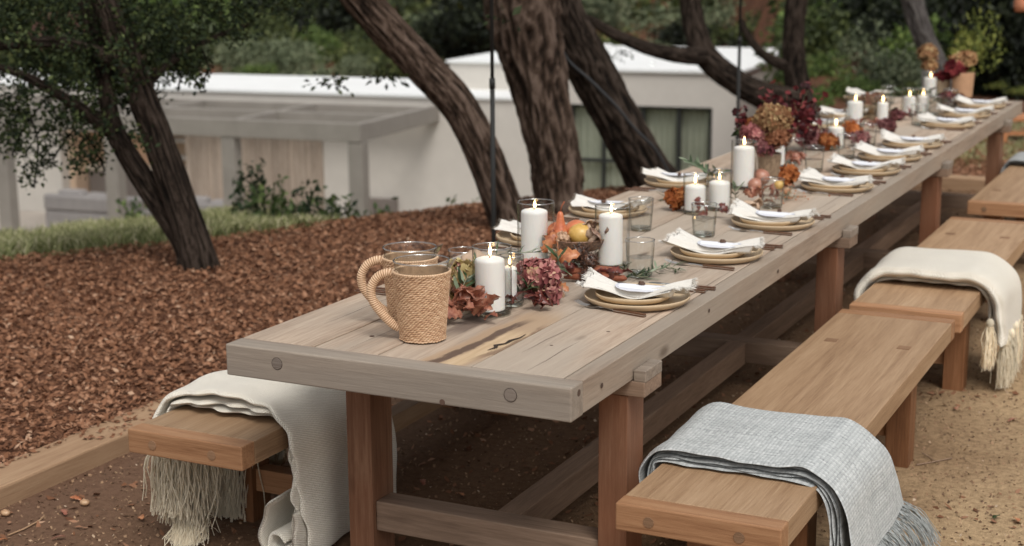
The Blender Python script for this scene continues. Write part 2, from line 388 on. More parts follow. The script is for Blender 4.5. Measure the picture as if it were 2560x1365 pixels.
# grass and weeds
M_GRASS = tinted('meadow_grass', [(0, (.10, .11, .045)), (.5, (.25, .27, .11)), (.8, (.44, .42, .23)), (1, (.6, .54, .38))], .8, .25)
def blades(name, x, y, h, seed, mat, wid=.006, lean=.35, kind='stuff', zb=None, parent=None):
    g_ = np.random.default_rng(seed); n = len(x); z = terrain(x, y) if zb is None else zb+0*x
    a = g_.uniform(0, 2*PI, n); hh = h*g_.uniform(.5, 1.3, n); ln = g_.normal(0, lean, (n, 2))*hh[:, None]
    c = np.stack([x, y, z], 1); s = np.stack([np.cos(a), np.sin(a), 0*a], 1)*wid
    mid = c+np.stack([ln[:, 0]*.35, ln[:, 1]*.35, hh*.6], 1); tip = c+np.stack([ln[:, 0], ln[:, 1], hh], 1)
    V = np.stack([c-s, c+s, mid+s*.8, mid-s*.8, tip], 1).reshape(-1, 3); i = (np.arange(n)*5)[:, None]
    F = np.concatenate([i+np.array([0, 1, 2]), i+np.array([0, 2, 3]), i+np.array([3, 2, 4])])
    return npmesh(name, V, F, mat, parent, tint=np.repeat(g_.random(n)*.8+.2*g_.random(), 5), kind=kind)
g_ = np.random.default_rng(21)
d = g_.uniform(8.6, 15.5, 90000); l = g_.uniform(-6, -1.1, 90000); x = CAM[0]+d*FH[0]+l*RH[0]; y = CAM[1]+d*FH[1]+l*RH[1]
k = (d-(10.88+.69*l)+.14*hn(x, y, 5) > .02) & (l/d > -.42) & (l+.18*hn(x, y, 3) < -1.3)
x, y = x[k], y[k]; patch = hn(x, y, 4.3, 2)+.5*hn(x, y, 9, 1) > .02
blades('grass', x[patch], y[patch], .085, 3, M_GRASS, .008, .6)
k = ~patch & (g_.random(len(x)) < .3); blades('dry_grass', x[k], y[k], .06, 4, M_GRASS)
x = g_.uniform(-.2, 3, 12000); y = g_.uniform(9.6, 14, 12000); k = hn(x, y, 2, 1) > -.2
blades('verge_grass', x[k], y[k], .05, 5, M_GRASS)

on_t = lambda x, y: (x > -1.345) & (x < -1.17) & (y > -.8) & (y < 8.4) & ((hn(x, y, 3.1, 4) > .1) | (x < -1.30))
xg, yg, gg = mulch_points(2600, on_t, -1.35, -1.16, -.8, 8.4, 9)
chips('timber_litter', (xg, yg, gg), .024, 4, M_CHIP, .077, .2, zvar=.004)
# landscape timbers edging the sandy path
def timber(name, boxes, mat, label, cat='edging'):
    t = thing(name, label, cat, (boxes[0][0], boxes[0][2], 0))
    for bx in boxes:
        mb = MB().box(bx[0]-boxes[0][0], bx[1]-boxes[0][0], bx[2]-boxes[0][2], bx[3]-boxes[0][2], -.05, bx[4])
        mb.build('timber', mat, t, bevel=.008)
    return t
timber('path_edging', [(-1.345, -1.165, -1.4, 2.35, .075), (-1.342, -1.162, 2.356, 5.2, .073), (-1.345, -1.165, 5.206, 8.5, .075)], M_EDGE_Y, 'long flat timber edging between the reddish mulch bed and the bare path')
timber('path_edging', [(-1.345, 1.6, 8.52, 8.70, .085), (1.606, 5.2, 8.52, 8.70, .083)], M_EDGE_X, 'timber edging crossing the far end of the sandy path behind the table legs')

# ------------------------------------------------------------------ house
H0 = thing('house', 'low white modern house with flat roofs down the slope behind the trees', 'house', (-12.453, 20.722, 0), R(5.6987))
M_WHITE = plain('white_painted_masonry', (.58, .545, .495), .85, .04, 3, .1)
M_ROOF = plain('white_roof_membrane', (.80, .81, .80), .7, .04, 1.2)
M_WARM = plain('glow_tinted_plaster', (.62, .46, .33), .85, .04, 3)  # beige alcove plaster with the warm lamp glow painted into its colour
M_BOARD = wood('silvered_vertical_cladding', 'Z', (.31, .245, .19), (.42, .34, .275), (.52, .435, .36), .25, .8, knots=False)
M_PERG = plain('grey_stained_timber', (.25, .228, .20), .75, .10, 2.5, .1)
M_FRAME = plain('black_window_frame', (.02, .022, .02), .5)
M_CURT = plain('grey_green_curtain', (.60, .595, .51), .9, .1, 2)
M_PANEL = plain('grey_hearth_panel', (.20, .17, .15), .8)
M_PAVE = plain('beige_paving', (.42, .37, .32), .85, .06, 3)
M_SOFA = plain('grey_outdoor_fabric', (.30, .28, .27), .95, .08, 4)
def hb(name, mat, *bx, bevel=0): 
    mb = MB().box(*bx); return mb.build(name, mat, H0, bevel=bevel)
TW = 3.78; GZ = -4.15
hb('wall', M_WHITE, -2.77, 2.871, TW, TW+.3, GZ, -1.16)
hb('wall', M_WHITE, 2.871, 5.835, TW, TW+.3, -1.2, -.53)
hb('wall', M_WHITE, 5.835, 6.33, TW, TW+.3, GZ, -.53)
hb('wall', M_WHITE, 2.871, 5.835, TW, TW+.3, GZ, -3.35)
hb('wall', M_WHITE, 2.0, 2.868, TW-.003, TW+.3, -1.156, -.53)
hb('wall', M_WHITE, 6.03, 6.33, TW+.3, 11, GZ, -.53)
hb('wall', M_WHITE, -.39, 2.0, 5.3, 5.6, -1.1, -.53)
hb('wall', M_WHITE, -.39, -.09, 5.6, 11, -1.1, -.53)
hb('wall', M_WHITE, 1.7, 2.0, TW+.3, 5.3, -1.1, -.53)
hb('wall', M_WHITE, -14.5, -2.773, TW, TW+.3, -1.45, -1.16)
hb('wall', M_WHITE, -14.5, -9.66, TW, TW+.3, GZ, -1.453)
hb('wall', M_WARM, -9.66, -6.23, TW+1.2, TW+1.5, GZ, -1.16)
hb('wall', M_WARM, -9.66, -9.5, TW+.3, TW+1.2, GZ, -1.16)
hb('roof', M_ROOF, -14.5, 1.697, TW-.06, 7.6, -1.157, -1.10)
hb('roof', M_ROOF, 2.003, 6.39, TW-.06, 11.2, -.527, -.47)
hb('roof', M_ROOF, -.45, 2.0, 5.24, 11.2, -.527, -.471)
hb('skylight', M_ROOF, .9, 2.1, 8.2, 9.4, -.47, -.32); hb('vent', M_ROOF, 4.3, 4.42, 4.6, 4.72, -.47, -.36)
hb('hearth_ledge', plain('pale_ledge', (.62, .55, .45), .8), -9.5, -6.25, TW+.7, TW+1.2, -3.18, -3.06)
hb('hearth_panel', M_PANEL, -9.45, -6.25, TW+.75, TW+1.19, -3.85, -3.183)
hb('shelf', M_WHITE, -7.6, -6.4, TW+.8, TW+1.19, -2.45, -2.37); hb('shelf', M_WHITE, -7.6, -6.4, TW+.8, TW+1.19, -2.85, -2.78)
hb('low_timber_panel', M_PANEL, -1.9, -1.0, TW-.12, TW-.003, GZ, -3.35)
xs = np.linspace(-6.23, -2.775, 26)
bm_ = None
for i in range(25):
    wv = xs[i+1]-xs[i]; off = .0 if i % 3 else .012
    mb = MB().box(xs[i]+.006, xs[i+1]-.006, TW-.03-off, TW+.02, GZ, -1.453); mb.build('board', M_BOARD, H0)
hb('cladding_backing', M_PANEL, -6.23, -2.775, TW+.022, TW+.1, GZ, -1.453)
hb('terrace', M_PAVE, -15, 2.5, -1.2, TW-.004, GZ-.1, GZ+.02)
# window
win = thing('tmp', 'x', 'x'); bpy.data.objects.remove(win)
M_PANE = glass('window_pane_glass', (.9, .915, .9), (.55, .57, .55), .9)
fr = MB()
for a_, b_ in ((2.871, 2.95), (3.55, 3.62), (4.36, 4.45), (5.10, 5.19), (5.755, 5.835)): fr.box(a_, b_, TW+.08, TW+.16, -3.35, -1.2)
win = fr.build('window', M_FRAME, H0)
rl = MB(); rl.box(2.95, 5.755, TW+.09, TW+.15, -1.26, -1.2); rl.box(2.95, 5.755, TW+.09, TW+.15, -3.35, -3.27); rl.box(2.95, 4.36, TW+.09, TW+.15, -2.38, -2.31)
rl.build('frame', M_FRAME, win)
for a_, b_ in ((2.95, 3.55), (3.62, 4.36), (4.45, 5.10), (5.19, 5.755)): MB().box(a_, b_, TW+.11, TW+.12, -3.27, -1.26).build('pane', M_PANE, win)
cv = []; N = 260; xx = np.linspace(2.9, 5.8, N)
for xq in xx:
    yy = TW+.24+.035*math.sin(xq*2*PI/.13+math.sin(xq*9)); cv += [(xq, yy, -3.35), (xq, yy, -1.2)]
me_ = MB().add(cv, [(2*i, 2*i+2, 2*i+3, 2*i+1) for i in range(N-1)]); me_.build('curtain', M_CURT, win, smooth=True)
hb('room_floor', M_PAVE, 2.0, 6.02, TW+.31, 9, GZ, GZ+.05)
# pergola
PG = thing('pergola', 'grey timber pergola with open square bays against the white house', 'pergola', (-12.453, 20.722, 0), R(5.6987))
def pb(name, *bx): return MB().box(*bx).build(name, M_PERG, PG, bevel=.01)
for s_ in (-.28, -3.03, -5.75, -8.45, -11.2): pb('post', s_, s_+.30, .02, .30, GZ, -1.655)
pb('beam', -11.3, 0, 0, .14, -1.65, -1.304); pb('beam', -11.3, -.15, 1.66, 1.80, -1.62, -1.307); pb('beam', -11.3, -.15, 3.3, 3.44, -1.62, -1.307)
pb('rafter', -.145, 0, .145, TW, -1.65, -1.306)
for s_ in (-2.78, -5.52, -8.25, -11.0):
    pb('rafter', s_, s_+.14, .145, 1.655, -1.55, -1.301); pb('rafter', s_, s_+.14, 1.805, 3.295, -1.55, -1.301)
# outdoor sofas on the terrace
def hp(s_, t_, z_): a_ = R(5.6987); return (-12.453+s_*math.cos(a_)-t_*math.sin(a_), 20.722+s_*math.sin(a_)+t_*math.cos(a_), z_)
for nm, s_, wd, lab in (('sofa', -8.3, 2.3, 'grey outdoor sofa with loose cushions by the left pergola post'), ('sofa', -5.0, 1.6, 'smaller grey outdoor sofa partly behind the leaning tree trunk')):
    t = thing(nm, lab, 'sofa', hp(s_, 1.3, GZ+.02), R(5.7))
    MB().box(0, wd, 0, .9, .1, .55).build('base', M_SOFA, t, bevel=.06, seg=3)
    MB().box(0, wd, -.02, .2, .55, .9).build('backrest', M_SOFA, t, bevel=.06, seg=3)
    MB().box(-.02, .18, .2, .9, .55, .75).build('armrest', M_SOFA, t, bevel=.05, seg=3)
    for k in range(3): MB().box(.2+k*wd/3.3, .15+(k+1)*wd/3.3, .21, .5, .55, .98-.05*k).build('cushion', M_SOFA, t, bevel=.08, seg=3)
t = thing('lantern', 'small glowing lantern on the pale hearth ledge under the pergola', 'lantern', hp(-8.62, TW+.95, -3.06), 0)
MB().lathe([(.0, 0), (.06, 0), (.06, .02), (.0, .02)], 12).build('base', M_BLACK, t)
MB().lathe([(0, .02), (.05, .03), (.06, .09), (.04, .16), (0, .19)], 12).build('shade', emis('lantern_glow', (1, .45, .2), 6), t, smooth=True)

# ------------------------------------------------------------------ trees
M_BARK = None
def bark(name, c0, c1, c2, moss=.0):
    m, nt, n, b = newmat(name); tc = n.new('ShaderNodeTexCoord'); v = tc.outputs['Object']
    a = n.new('ShaderNodeAttribute'); a.attribute_name = 'tint'
    g1 = noise_n(nt, mapping(nt, v, (12, 12, 5)), 1, 8, .72, 1.4); g2 = noise_n(nt, v, 70, 4, .7)
    g = math_n(nt, 'ADD', math_n(nt, 'MULTIPLY', g1, .45), math_n(nt, 'ADD', math_n(nt, 'MULTIPLY', g2, .25), math_n(nt, 'MULTIPLY', a.outputs['Fac'], .3)))
    L(nt, ramp(nt, g, [(.33, c0), (.5, c1), (.68, c2)]), b.inputs['Base Color']); b.inputs['Roughness'].default_value = .95; b.inputs['Specular IOR Level'].default_value = .1
    bump(nt, b, g, .9, .03); return m
M_BARK = bark('brown_oak_bark', (.010, .007, .005), (.058, .038, .027), (.16, .115, .09))
M_BARKD = bark('dark_oak_bark', (.006, .005, .004), (.028, .020, .015), (.075, .056, .044))
M_BARKG = bark('grey_bark', (.04, .035, .032), (.09, .08, .075), (.16, .145, .135))
def limb(name, pts, rads, mat, parent, seed=0, n=64, ridge=.15, step=.05, flare=0):
    P = catmull(pts, 14); rr = np.interp(np.linspace(0, 1, len(P)), np.linspace(0, 1, len(rads)), rads)
    if flare: q = np.linspace(0, 1, len(P)); rr = rr*(1+flare*np.exp(-q*len(P)*.12))
    V = []; T = []; k = len(P); a = None
    for i in range(k):
        t = P[min(i+1, k-1)]-P[max(i-1, 0)]; t /= np.linalg.norm(t)
        if a is None: a = np.cross(t, [0, .3, .95]); 
        a = a-t*np.dot(a, t); a /= np.linalg.norm(a); b_ = np.cross(t, a)
        dist = i*.06
        for j in range(n):
            q = 2*PI*j/n; dr = np.array([math.cos(q), math.sin(q)])
            nz = noise.fractal(Vector((dr[0]*2.6+seed*7, dr[1]*2.6, dist*1.1)), 1, 2, 4)
            rg = noise.noise(Vector((dr[0]*7.5+seed, dr[1]*7.5, dist*2.7+nz*1.1)))
            rg = 1-abs(rg)*2.2
            r_ = rr[i]*(1+ridge*(nz*.9+(rg-.4)*.75))
            V.append(P[i]+(a*dr[0]+b_*dr[1])*r_); T.append(min(1, max(0, .45+nz*.35+(rg-.45)*1.1)))
    F = []
    for i in range(k-1):
        for j in range(n): F.append((i*n+j, i*n+(j+1) % n, (i+1)*n+(j+1) % n, (i+1)*n+j))
    return npmesh(name, np.array(V), np.array(F), mat, parent, tint=np.array(T), smooth=True)
M_LEAFD = tinted('dark_oak_leaves', [(0, (.006, .010, .005)), (.5, (.017, .026, .010)), (.85, (.04, .054, .02)), (1, (.09, .11, .04))], .6, .10, spec=.12)
def tree(label, base, paths, mat, seed, cat='tree', name='oak_tree', ridge=.12):
    t = thing(name, label, cat, tuple(base))
    for i, (pts, rads, fl) in enumerate(paths):
        limb('trunk' if i == 0 or fl else 'branch', [np.array(p)-np.array(base) for p in pts], rads, mat, t, seed+i*3, flare=fl, ridge=ridge)
    return t
def A(pts, d0, d1=None):
    d1 = d0 if d1 is None else d1; k = len(pts); return [at(u, v, d0+(d1-d0)*i/(k-1)) for i, (u, v) in enumerate(pts)]
gb = lambda u, v, d: at(u, v, d)
T1 = tree('slender twin-trunk oak leaning left with drooping leafy twigs over the mulch', at(500, 672, 8.78), [
    (A([(505, 705), (497, 650), (445, 490), (385, 320), (325, 160), (270, 20), (200, -140)], 8.78, 8.3), [.118, .10, .088, .085, .075, .07, .055], .3),
    (A([(480, 690), (470, 620), (392, 500), (318, 385), (278, 300), (262, 200), (230, 60), (180, -90)], 8.78, 8.5), [.085, .075, .068, .06, .055, .045, .04, .03], .15),
    (A([(285, 335), (240, 300), (170, 250), (60, 190), (-60, 150)], 8.65, 8.2), [.045, .04, .032, .025, .02], 0),
    (A([(330, 175), (240, 130), (120, 105), (-60, 120)], 8.5, 8.3), [.045, .04, .032, .028], 0),
    (A([(350, 230), (420, 160), (500, 110), (620, 60)], 8.5, 8.9), [.03, .024, .018, .012], 0)], M_BARKD, 3, ridge=.07)
T2 = tree('smooth curved oak trunk leaning left beside the first black pole', at(1285, 570, 10.0), [
    (A([(1300, 620), (1270, 545), (1215, 400), (1150, 270), (1060, 170), (975, 80), (880, -30), (780, -160)], 10.0, 9.4), [.135, .125, .118, .115, .118, .115, .11, .1], .12)], M_BARK, 11, ridge=.075)
T3 = tree('thickest oak trunk with deeply furrowed bark rising behind the middle of the table', at(1405, 530, 10.6), [
    (A([(1420, 580), (1402, 500), (1388, 400), (1355, 250), (1325, 120), (1305, 0), (1290, -160)], 10.6, 10.3), [.19, .165, .17, .185, .225, .25, .27], .12)], M_BARK, 23, ridge=.15)
T4 = tree('dark oak trunk leaning right with a cable stapled along its bark', at(1640, 475, 11.4), [
    (A([(1665, 520), (1615, 430), (1560, 330), (1490, 200), (1440, 110), (1400, 20), (1370, -130)], 11.4, 10.7), [.22, .175, .165, .165, .17, .15, .14], .1)], M_BARKD, 31, ridge=.10)
cb = A([(1675, 440), (1640, 375), (1590, 325), (1540, 265), (1480, 205), (1420, 150), (1392, 90)], 11.0, 10.4)
cbl = MB().tube([np.array(p)-at(1640, 475, 11.4) for p in catmull(cb, 6)], .012, 8); cbl.build('cable', plain('grey_cable', (.03, .032, .034), .6), T4, smooth=True)
T5 = tree('crooked dark oak limb arching left above the white roof', at(2010, 300, 16.2), [
    (A([(2030, 330), (1990, 270), (1900, 235), (1835, 200), (1765, 140), (1735, 60), (1725, -40), (1740, -150)], 16.2, 16.0), [.2, .17, .14, .13, .13, .12, .11, .1], .1),
    (A([(1765, 140), (1700, 138), (1620, 120), (1540, 88), (1470, 50), (1380, 30)], 16.0, 15.8), [.10, .085, .07, .06, .05, .04], 0)], M_BARKD, 41, ridge=.08)
T6 = tree('upright dark oak trunk behind the dark red foliage on the table', at(2005, 290, 16.8), [
    (A([(2015, 340), (1998, 240), (1985, 150), (1985, 60), (1995, -40), (1990, -160)], 16.8, 16.6), [.22, .15, .125, .12, .115, .11], .15),
    (A([(1975, 170), (1920, 145), (1880, 105), (1850, 50)], 16.7, 16.8), [.07, .055, .045, .035], 0)], M_BARKD, 47, ridge=.08)
T7 = tree('grey leaning trunk behind the far vase of tan dried flowers', at(2370, 250, 17.5), [
    (A([(2390, 290), (2352, 185), (2318, 110), (2290, 40), (2272, -40), (2250, -150)], 17.5, 17.3), [.16, .125, .12, .12, .12, .11], .1)], M_BARKG, 53, 'tree', 'tree')
T8 = tree('thin pale sapling trunk at the far right behind the table end', at(2400, 190, 20), [
    (A([(2405, 200), (2402, 100), (2412, 0), (2405, -120)], 20, 20), [.06, .05, .045, .04], .1)], M_BARKG, 59, 'tree', 'tree')
# leaves of the near oak, in sprays, with gaps
gT = np.random.default_rng(5); cen = []
for u, v, ru, rv, n_ in [(60, 60, 190, 120, 2600), (300, 50, 170, 110, 2400), (480, 60, 110, 90, 1100), (170, 180, 170, 70, 2300), (30, 270, 80, 70, 420),
                         (330, 190, 80, 70, 700), (60, 330, 60, 50, 260), (100, 390, 60, 40, 190), (20, 360, 40, 45, 120), (190, 350, 60, 40, 190), (215, 385, 45, 35, 190), (215, 270, 80, 50, 330),
                         (300, 245, 50, 60, 240), (140, 300, 80, 40, 210), (455, 120, 90, 60, 600), (590, 40, 60, 50, 300), (440, 200, 30, 25, 36), (500, 205, 30, 20, 30), (350, 360, 30, 50, 50),
                         (85, 440, 14, 30, 34), (250, 395, 18, 30, 60), (690, 15, 90, 35, 260), (780, -15, 60, 20, 100), (120, -120, 380, 90, 1800), (500, -110, 240, 80, 1000)]:
    n_ = int(n_*1.15); m_ = max(3, n_//20); sc_ = gT.normal(0, .48, (m_, 2)); dd = gT.normal(8.75, .45, m_)
    for (a_, b_), d_ in zip(sc_, dd):
        c_ = at(u+a_*ru, v+b_*rv, d_); k_ = 24
        cen.append(c_+gT.normal(0, 1, (k_, 3))*np.array([.030, .030, .036]))
cen = np.concatenate(cen)-at(500, 672, 8.78)
leafcloud('crown', cen, .033, M_LEAFD, T1, .55, 3)
# a few twigs carrying the sprays
b0 = at(500, 672, 8.78)
for pts in ([(60, 190), (70, 270), (95, 360), (85, 470)], [(170, 250), (200, 310), (240, 380), (262, 425)], [(120, 240), (60, 320), (30, 390)], [(420, 160), (450, 180), (445, 225)], [(500, 110), (520, 170), (495, 222)], [(240, 300), (180, 330), (130, 400)]):
    MB().tube([p-b0 for p in catmull(A(pts, 8.7), 5)], .006, 5).build('twig', M_BARKD, T1)
for T_, bb, uv, d_, sd_, nm_ in ((T2, at(1285, 570, 10.0), (965, 190), 9.6, 5, 'twig_leaves'), (T2, at(1285, 570, 10.0), (830, 205), 9.6, 6, 'twig_leaves'), (T5, at(2010, 300, 16.2), (1560, 135), 15.8, 7, 'twig_leaves'), (T3, at(1405, 530, 10.6), (1270, 40), 10.2, 8, 'twig_leaves')):
    g_ = np.random.default_rng(sd_); q = at(*uv, d_)-bb+g_.normal(size=(46, 3))*np.array([.07, .07, .035]); leafcloud(nm_, q, .045, M_LEAFD, T_, .55, sd_)
# crowns of the trees whose tops leave the picture, high over the bed
for T_, base, c_, seed in ((T2, at(1285, 570, 10.0), (-3.6, 6.2, 3.6), 1), (T3, at(1405, 530, 10.6), (-2.4, 7.2, 4.6), 2), (T5, at(2010, 300, 16.2), (-3.0, 12.6, 3.8), 3), (T6, at(2005, 290, 16.8), (-1.4, 13.5, 4.0), 4)):
    g_ = np.random.default_rng(seed+70); q = g_.normal(size=(5200, 3))*np.array([1.1, 1.1, .55])
    q += .5*np.sign(q)*np.abs(np.sin(q*3)); leafcloud('crown', q+np.array(c_)-base, .085, M_LEAFD, T_, .55, seed)

# ------------------------------------------------------------------ shrubs
def shrubmesh(nm, stops, seed, n=2600, leaf=.12, lobes=9, aspect=.5, up=0):
    g_ = np.random.default_rng(seed); m = tinted(nm, stops, .6, .15)
    lc = g_.normal(size=(lobes, 3)); lc /= np.linalg.norm(lc, axis=1)[:, None]; lc *= g_.uniform(.25, .75, (lobes, 1)); lc[:, 2] = np.abs(lc[:, 2])*.9+.2; lr = g_.uniform(.28, .55, lobes)
    w_ = g_.integers(0, lobes, n); p = g_.normal(size=(n, 3)); p /= np.linalg.norm(p, axis=1)[:, None]; p = lc[w_]+p*(lr[w_]*g_.uniform(.55, 1.08, n))[:, None]
    p[:, 2] = np.abs(p[:, 2]); t = np.clip(g_.random(n)*.7+.3*g_.random(lobes)[w_], 0, 1)
    o = leafcloud('foliage', p, leaf, m, None, aspect, seed, tvar=t); me = o.data; bpy.data.objects.remove(o); return me
OL = [(0, (.012, .018, .007)), (.45, (.045, .062, .019)), (.8, (.12, .142, .042)), (1, (.24, .25, .09))]
DK = [(0, (.005, .007, .004)), (.6, (.014, .020, .009)), (1, (.04, .05, .02))]
GR = [(0, (.02, .038, .011)), (.45, (.08, .13, .032)), (.8, (.17, .24, .06)), (1, (.28, .34, .11))]
SG = [(0, (.04, .055, .03)), (.5, (.14, .17, .095)), (.85, (.25, .28, .16)), (1, (.36, .36, .23))]
YG = [(0, (.05, .07, .015)), (.5, (.16, .19, .04)), (.85, (.30, .31, .07)), (1, (.42, .40, .12))]
RD = [(0, (.05, .02, .015)), (.5, (.12, .06, .045)), (1, (.22, .12, .09))]
SH = {'dark': [shrubmesh('dark_evergreen_leaves', DK, s, 3000, .12) for s in (1, 2)], 'olive': [shrubmesh('olive_green_leaves', OL, s, 3000, .11) for s in (3, 4, 5)],
      'green': [shrubmesh('fresh_green_leaves', GR, s, 2600, .10) for s in (6, 7)], 'sage': [shrubmesh('sage_grey_leaves', SG, s, 2600, .09) for s in (8, 9)],
      'yellow': [shrubmesh('yellow_green_leaves', YG, 10, 700, .09)], 'rust': [shrubmesh('rusty_brown_leaves', RD, 12, 1500, .10)]}
SLAB = {'dark': 'dark evergreen shrub in the dense planting', 'olive': 'olive green bush in the dense planting', 'green': 'fresh green bush', 'sage': 'pale sage green bush', 'rust': 'low rusty brown bush', 'yellow': 'yellow green leafy shrub'}
def shrub(kind, u, v, d, r, hz=1.0, where='on the hillside behind the white house', label=None, sink=.25):
    me = random.choice(SH[kind]); p = at(u, v, d); x, y = p[0], p[1]
    o = bpy.data.objects.new('shrub', me); COL.objects.link(o)
    o.location = (x, y, p[2]-r*hz*.55); o.scale = (r, r, r*hz); o.rotation_euler = (0, 0, random.uniform(0, 6.28))
    o['label'] = label or (SLAB[kind]+' '+where); o['category'] = 'shrub'
    if not label: o['group'] = SLAB[kind].split(' in ')[0]+'s '+where
    return o
rs = random.Random(4)
ORDW = 'first second third fourth fifth sixth seventh eighth ninth tenth eleventh twelfth thirteenth fourteenth fifteenth sixteenth seventeenth eighteenth nineteenth twentieth'.split()+['last']*20
SL2 = {'dark': 'dark evergreen shrub', 'olive': 'olive green bush', 'green': 'fresh green bush', 'sage': 'pale sage bush', 'rust': 'rusty brown bush'}
RN = ['topmost', 'upper', 'middle', 'lowest']
for row, (d, v0, r0) in enumerate([(60, -10, 3.0), (54, 45, 2.4), (49, 95, 1.9), (45.5, 140, 1.4)]):
    stepu = r0*1.15*FPX/d; u = -120+row*60
    rowi = 0
    while u < 2150:
        k = rs.choices(['dark', 'olive', 'green', 'sage', 'rust'], [[4, 5, .8, .5, 0], [3, 5, 1.6, 1.2, .4], [3, 4, 2, 2, 1], [2, 3, 2.2, 2, 1.4]][row])[0]
        if row >= 2 and 1450 < u < 1960 and rs.random() < .4: u += stepu; continue
        if row == 3 and rs.random() < .06: u += stepu; continue
        rowi += 1
        shrub(k, u+rs.uniform(-30, 30), v0+rs.uniform(-22, 22), d+rs.uniform(-2, 2), r0*rs.uniform(.75, 1.2), rs.uniform(.8, 1.2), label=f'{SL2[k]}, {ORDW[rowi-1]} from the left in the {RN[row]} hillside row'); u += stepu*rs.uniform(.8, 1.2)
shrub('sage', 885, 165, 43, .8, 1, label='round sage bush just above the low white roof, left of the second trunk')
shrub('sage', 800, 185, 43.5, .55, .8, label='small pale bush peeking over the low white roof')
shrub('green', 640, 175, 43.5, .7, .7, label='bright green bush behind the left end of the roofline')
shrub('dark', 1250, 40, 42, 1.9, 1, label='dark spreading bush above the white roof behind the thickest trunk')
shrub('dark', 1120, 90, 43, 1.3, 1, label='dark bush between the curved trunk and the thickest trunk')
# right side planting beyond the table end
W2 = 'in the planting to the right of the house'
CNT = {}
for k, u, v, d, r in sorted([('sage', 2180, 150, 22, 1.1), ('green', 2090, 245, 19, .55), ('green', 2150, 235, 18.5, .5), ('sage', 2230, 190, 19, .8), ('green', 2300, 120, 20, .9), ('sage', 2320, 190, 19, .6),
                      ('green', 2060, 190, 21, .6), ('olive', 2080, 110, 23, 1.2), ('dark', 2190, 40, 25, 1.6), ('olive', 2130, -10, 26, 1.8), ('green', 2050, 60, 24, 1.0), ('dark', 2260, -20, 24, 1.4), ('olive', 2340, 20, 24, 1.5),
                      ('green', 2360, 90, 22, .9), ('dark', 2520, 60, 19, 1.2), ('dark', 2470, 150, 20, .9), ('dark', 2550, 160, 18.5, .7), ('dark', 2600, 100, 19, 1.2), ('olive', 2440, 10, 23, 1.3), ('dark', 2480, 60, 22, 1.5), ('dark', 2570, -20, 20, 1.4), ('green', 2200, 262, 17.5, .35), ('olive', 2280, 255, 17.5, .35),
                      ('green', 2020, 255, 18, .4), ('dark', 2240, 90, 22.5, .9), ('rust', 2130, 170, 21.5, .5)], key=lambda q: q[1]):
    hz_ = 'top' if v < 60 else 'middle' if v < 170 else 'bottom'
    CNT[(k, hz_)] = CNT.get((k, hz_), 0)+1
    shrub(k, u, v, d, r, 1.1, W2, label=f'{SL2[k]}, {ORDW[CNT[(k, hz_)]-1]} from the left, {hz_} of the right-hand bank')
shrub('yellow', 2440, 100, 15, .42, 1.5, label='bright yellow green shrub with loose leaves behind the far table end')
shrub('yellow', 2545, 225, 17, .22, .5, label='tiny yellow green tuft on the mulch at the far right')
shrub('yellow', 2490, 212, 18, .2, .5, label='small yellow green tuft just beyond the far table edge')
# loose plants along the far edge of the mulch bed
def plant(label, u, v, d, h, wd, nst, mat, seed, name='leafy_plant', leaf=.05):
    base = at(u, v, d); g_ = np.random.default_rng(seed); t = thing(name, label, 'plant', tuple(base)); st = MB(); cen = []
    for i in range(nst):
        a_ = g_.uniform(0, 2*PI); r_ = g_.uniform(0, wd); p0 = np.array([r_*math.cos(a_), r_*math.sin(a_), -.35]); hh = h*g_.uniform(.55, 1.1)
        p1 = p0+np.array([g_.normal(0, .08), g_.normal(0, .08), hh+.35]); st.tube([p0, (p0+p1)/2+g_.normal(0, .02, 3), p1], .004, 4)
        for q in np.linspace(.25, 1.02, int(14*hh/.3)): cen.append(p0*(1-q)+p1*q+g_.normal(0, .022, 3))
    st.build('stem', plain('plant_stem', (.08, .08, .04), .8), t); leafcloud('foliage', np.array(cen), leaf, mat, t, .45, seed)
M_GRL = tinted('fresh_plant_leaves', [(0, (.02, .04, .012)), (.5, (.07, .12, .03)), (1, (.2, .26, .09))], .5, .2)
M_DKL = tinted('deep_green_plant_leaves', [(0, (.008, .02, .007)), (.6, (.025, .05, .017)), (1, (.07, .11, .04))], .5, .15)
for i, (u, v, d, h, wd, n_, m_, lab) in enumerate([
    (635, 590, 12.5, .42, .12, 12, M_DKL, 'tall dark leafy plant right of the second pergola post'), (690, 600, 12.2, .30, .2, 14, M_GRL, 'green bushy plant in front of the timber cladding'),
    (772, 600, 12.4, .34, .07, 6, M_DKL, 'thin upright dark plant before the right end of the cladding'), (830, 600, 12.4, .25, .2, 12, M_GRL, 'low green plant before the right pergola post'),
    (880, 600, 12.3, .20, .2, 12, M_DKL, 'dark low plant at the foot of the right pergola post'), (610, 600, 12.2, .22, .12, 8, M_DKL, 'small dark plant at the foot of the second pergola post'), (740, 610, 12.3, .22, .22, 14, M_DKL, 'dark ground-hugging plant between the pergola posts'),
    (345, 590, 13, .24, .1, 8, M_GRL, 'wispy green plant left of the leaning twin trunks'), (960, 580, 12.4, .14, .15, 9, M_GRL, 'small green plant by the low timber panel'),
    (1180, 555, 12, .12, .12, 7, M_GRL, 'tiny plant at the base of the white wall')]):
    plant(lab, u, v, d, h*1.35, wd*1.1, int(n_*1.6), m_, 100+i, leaf=.075)
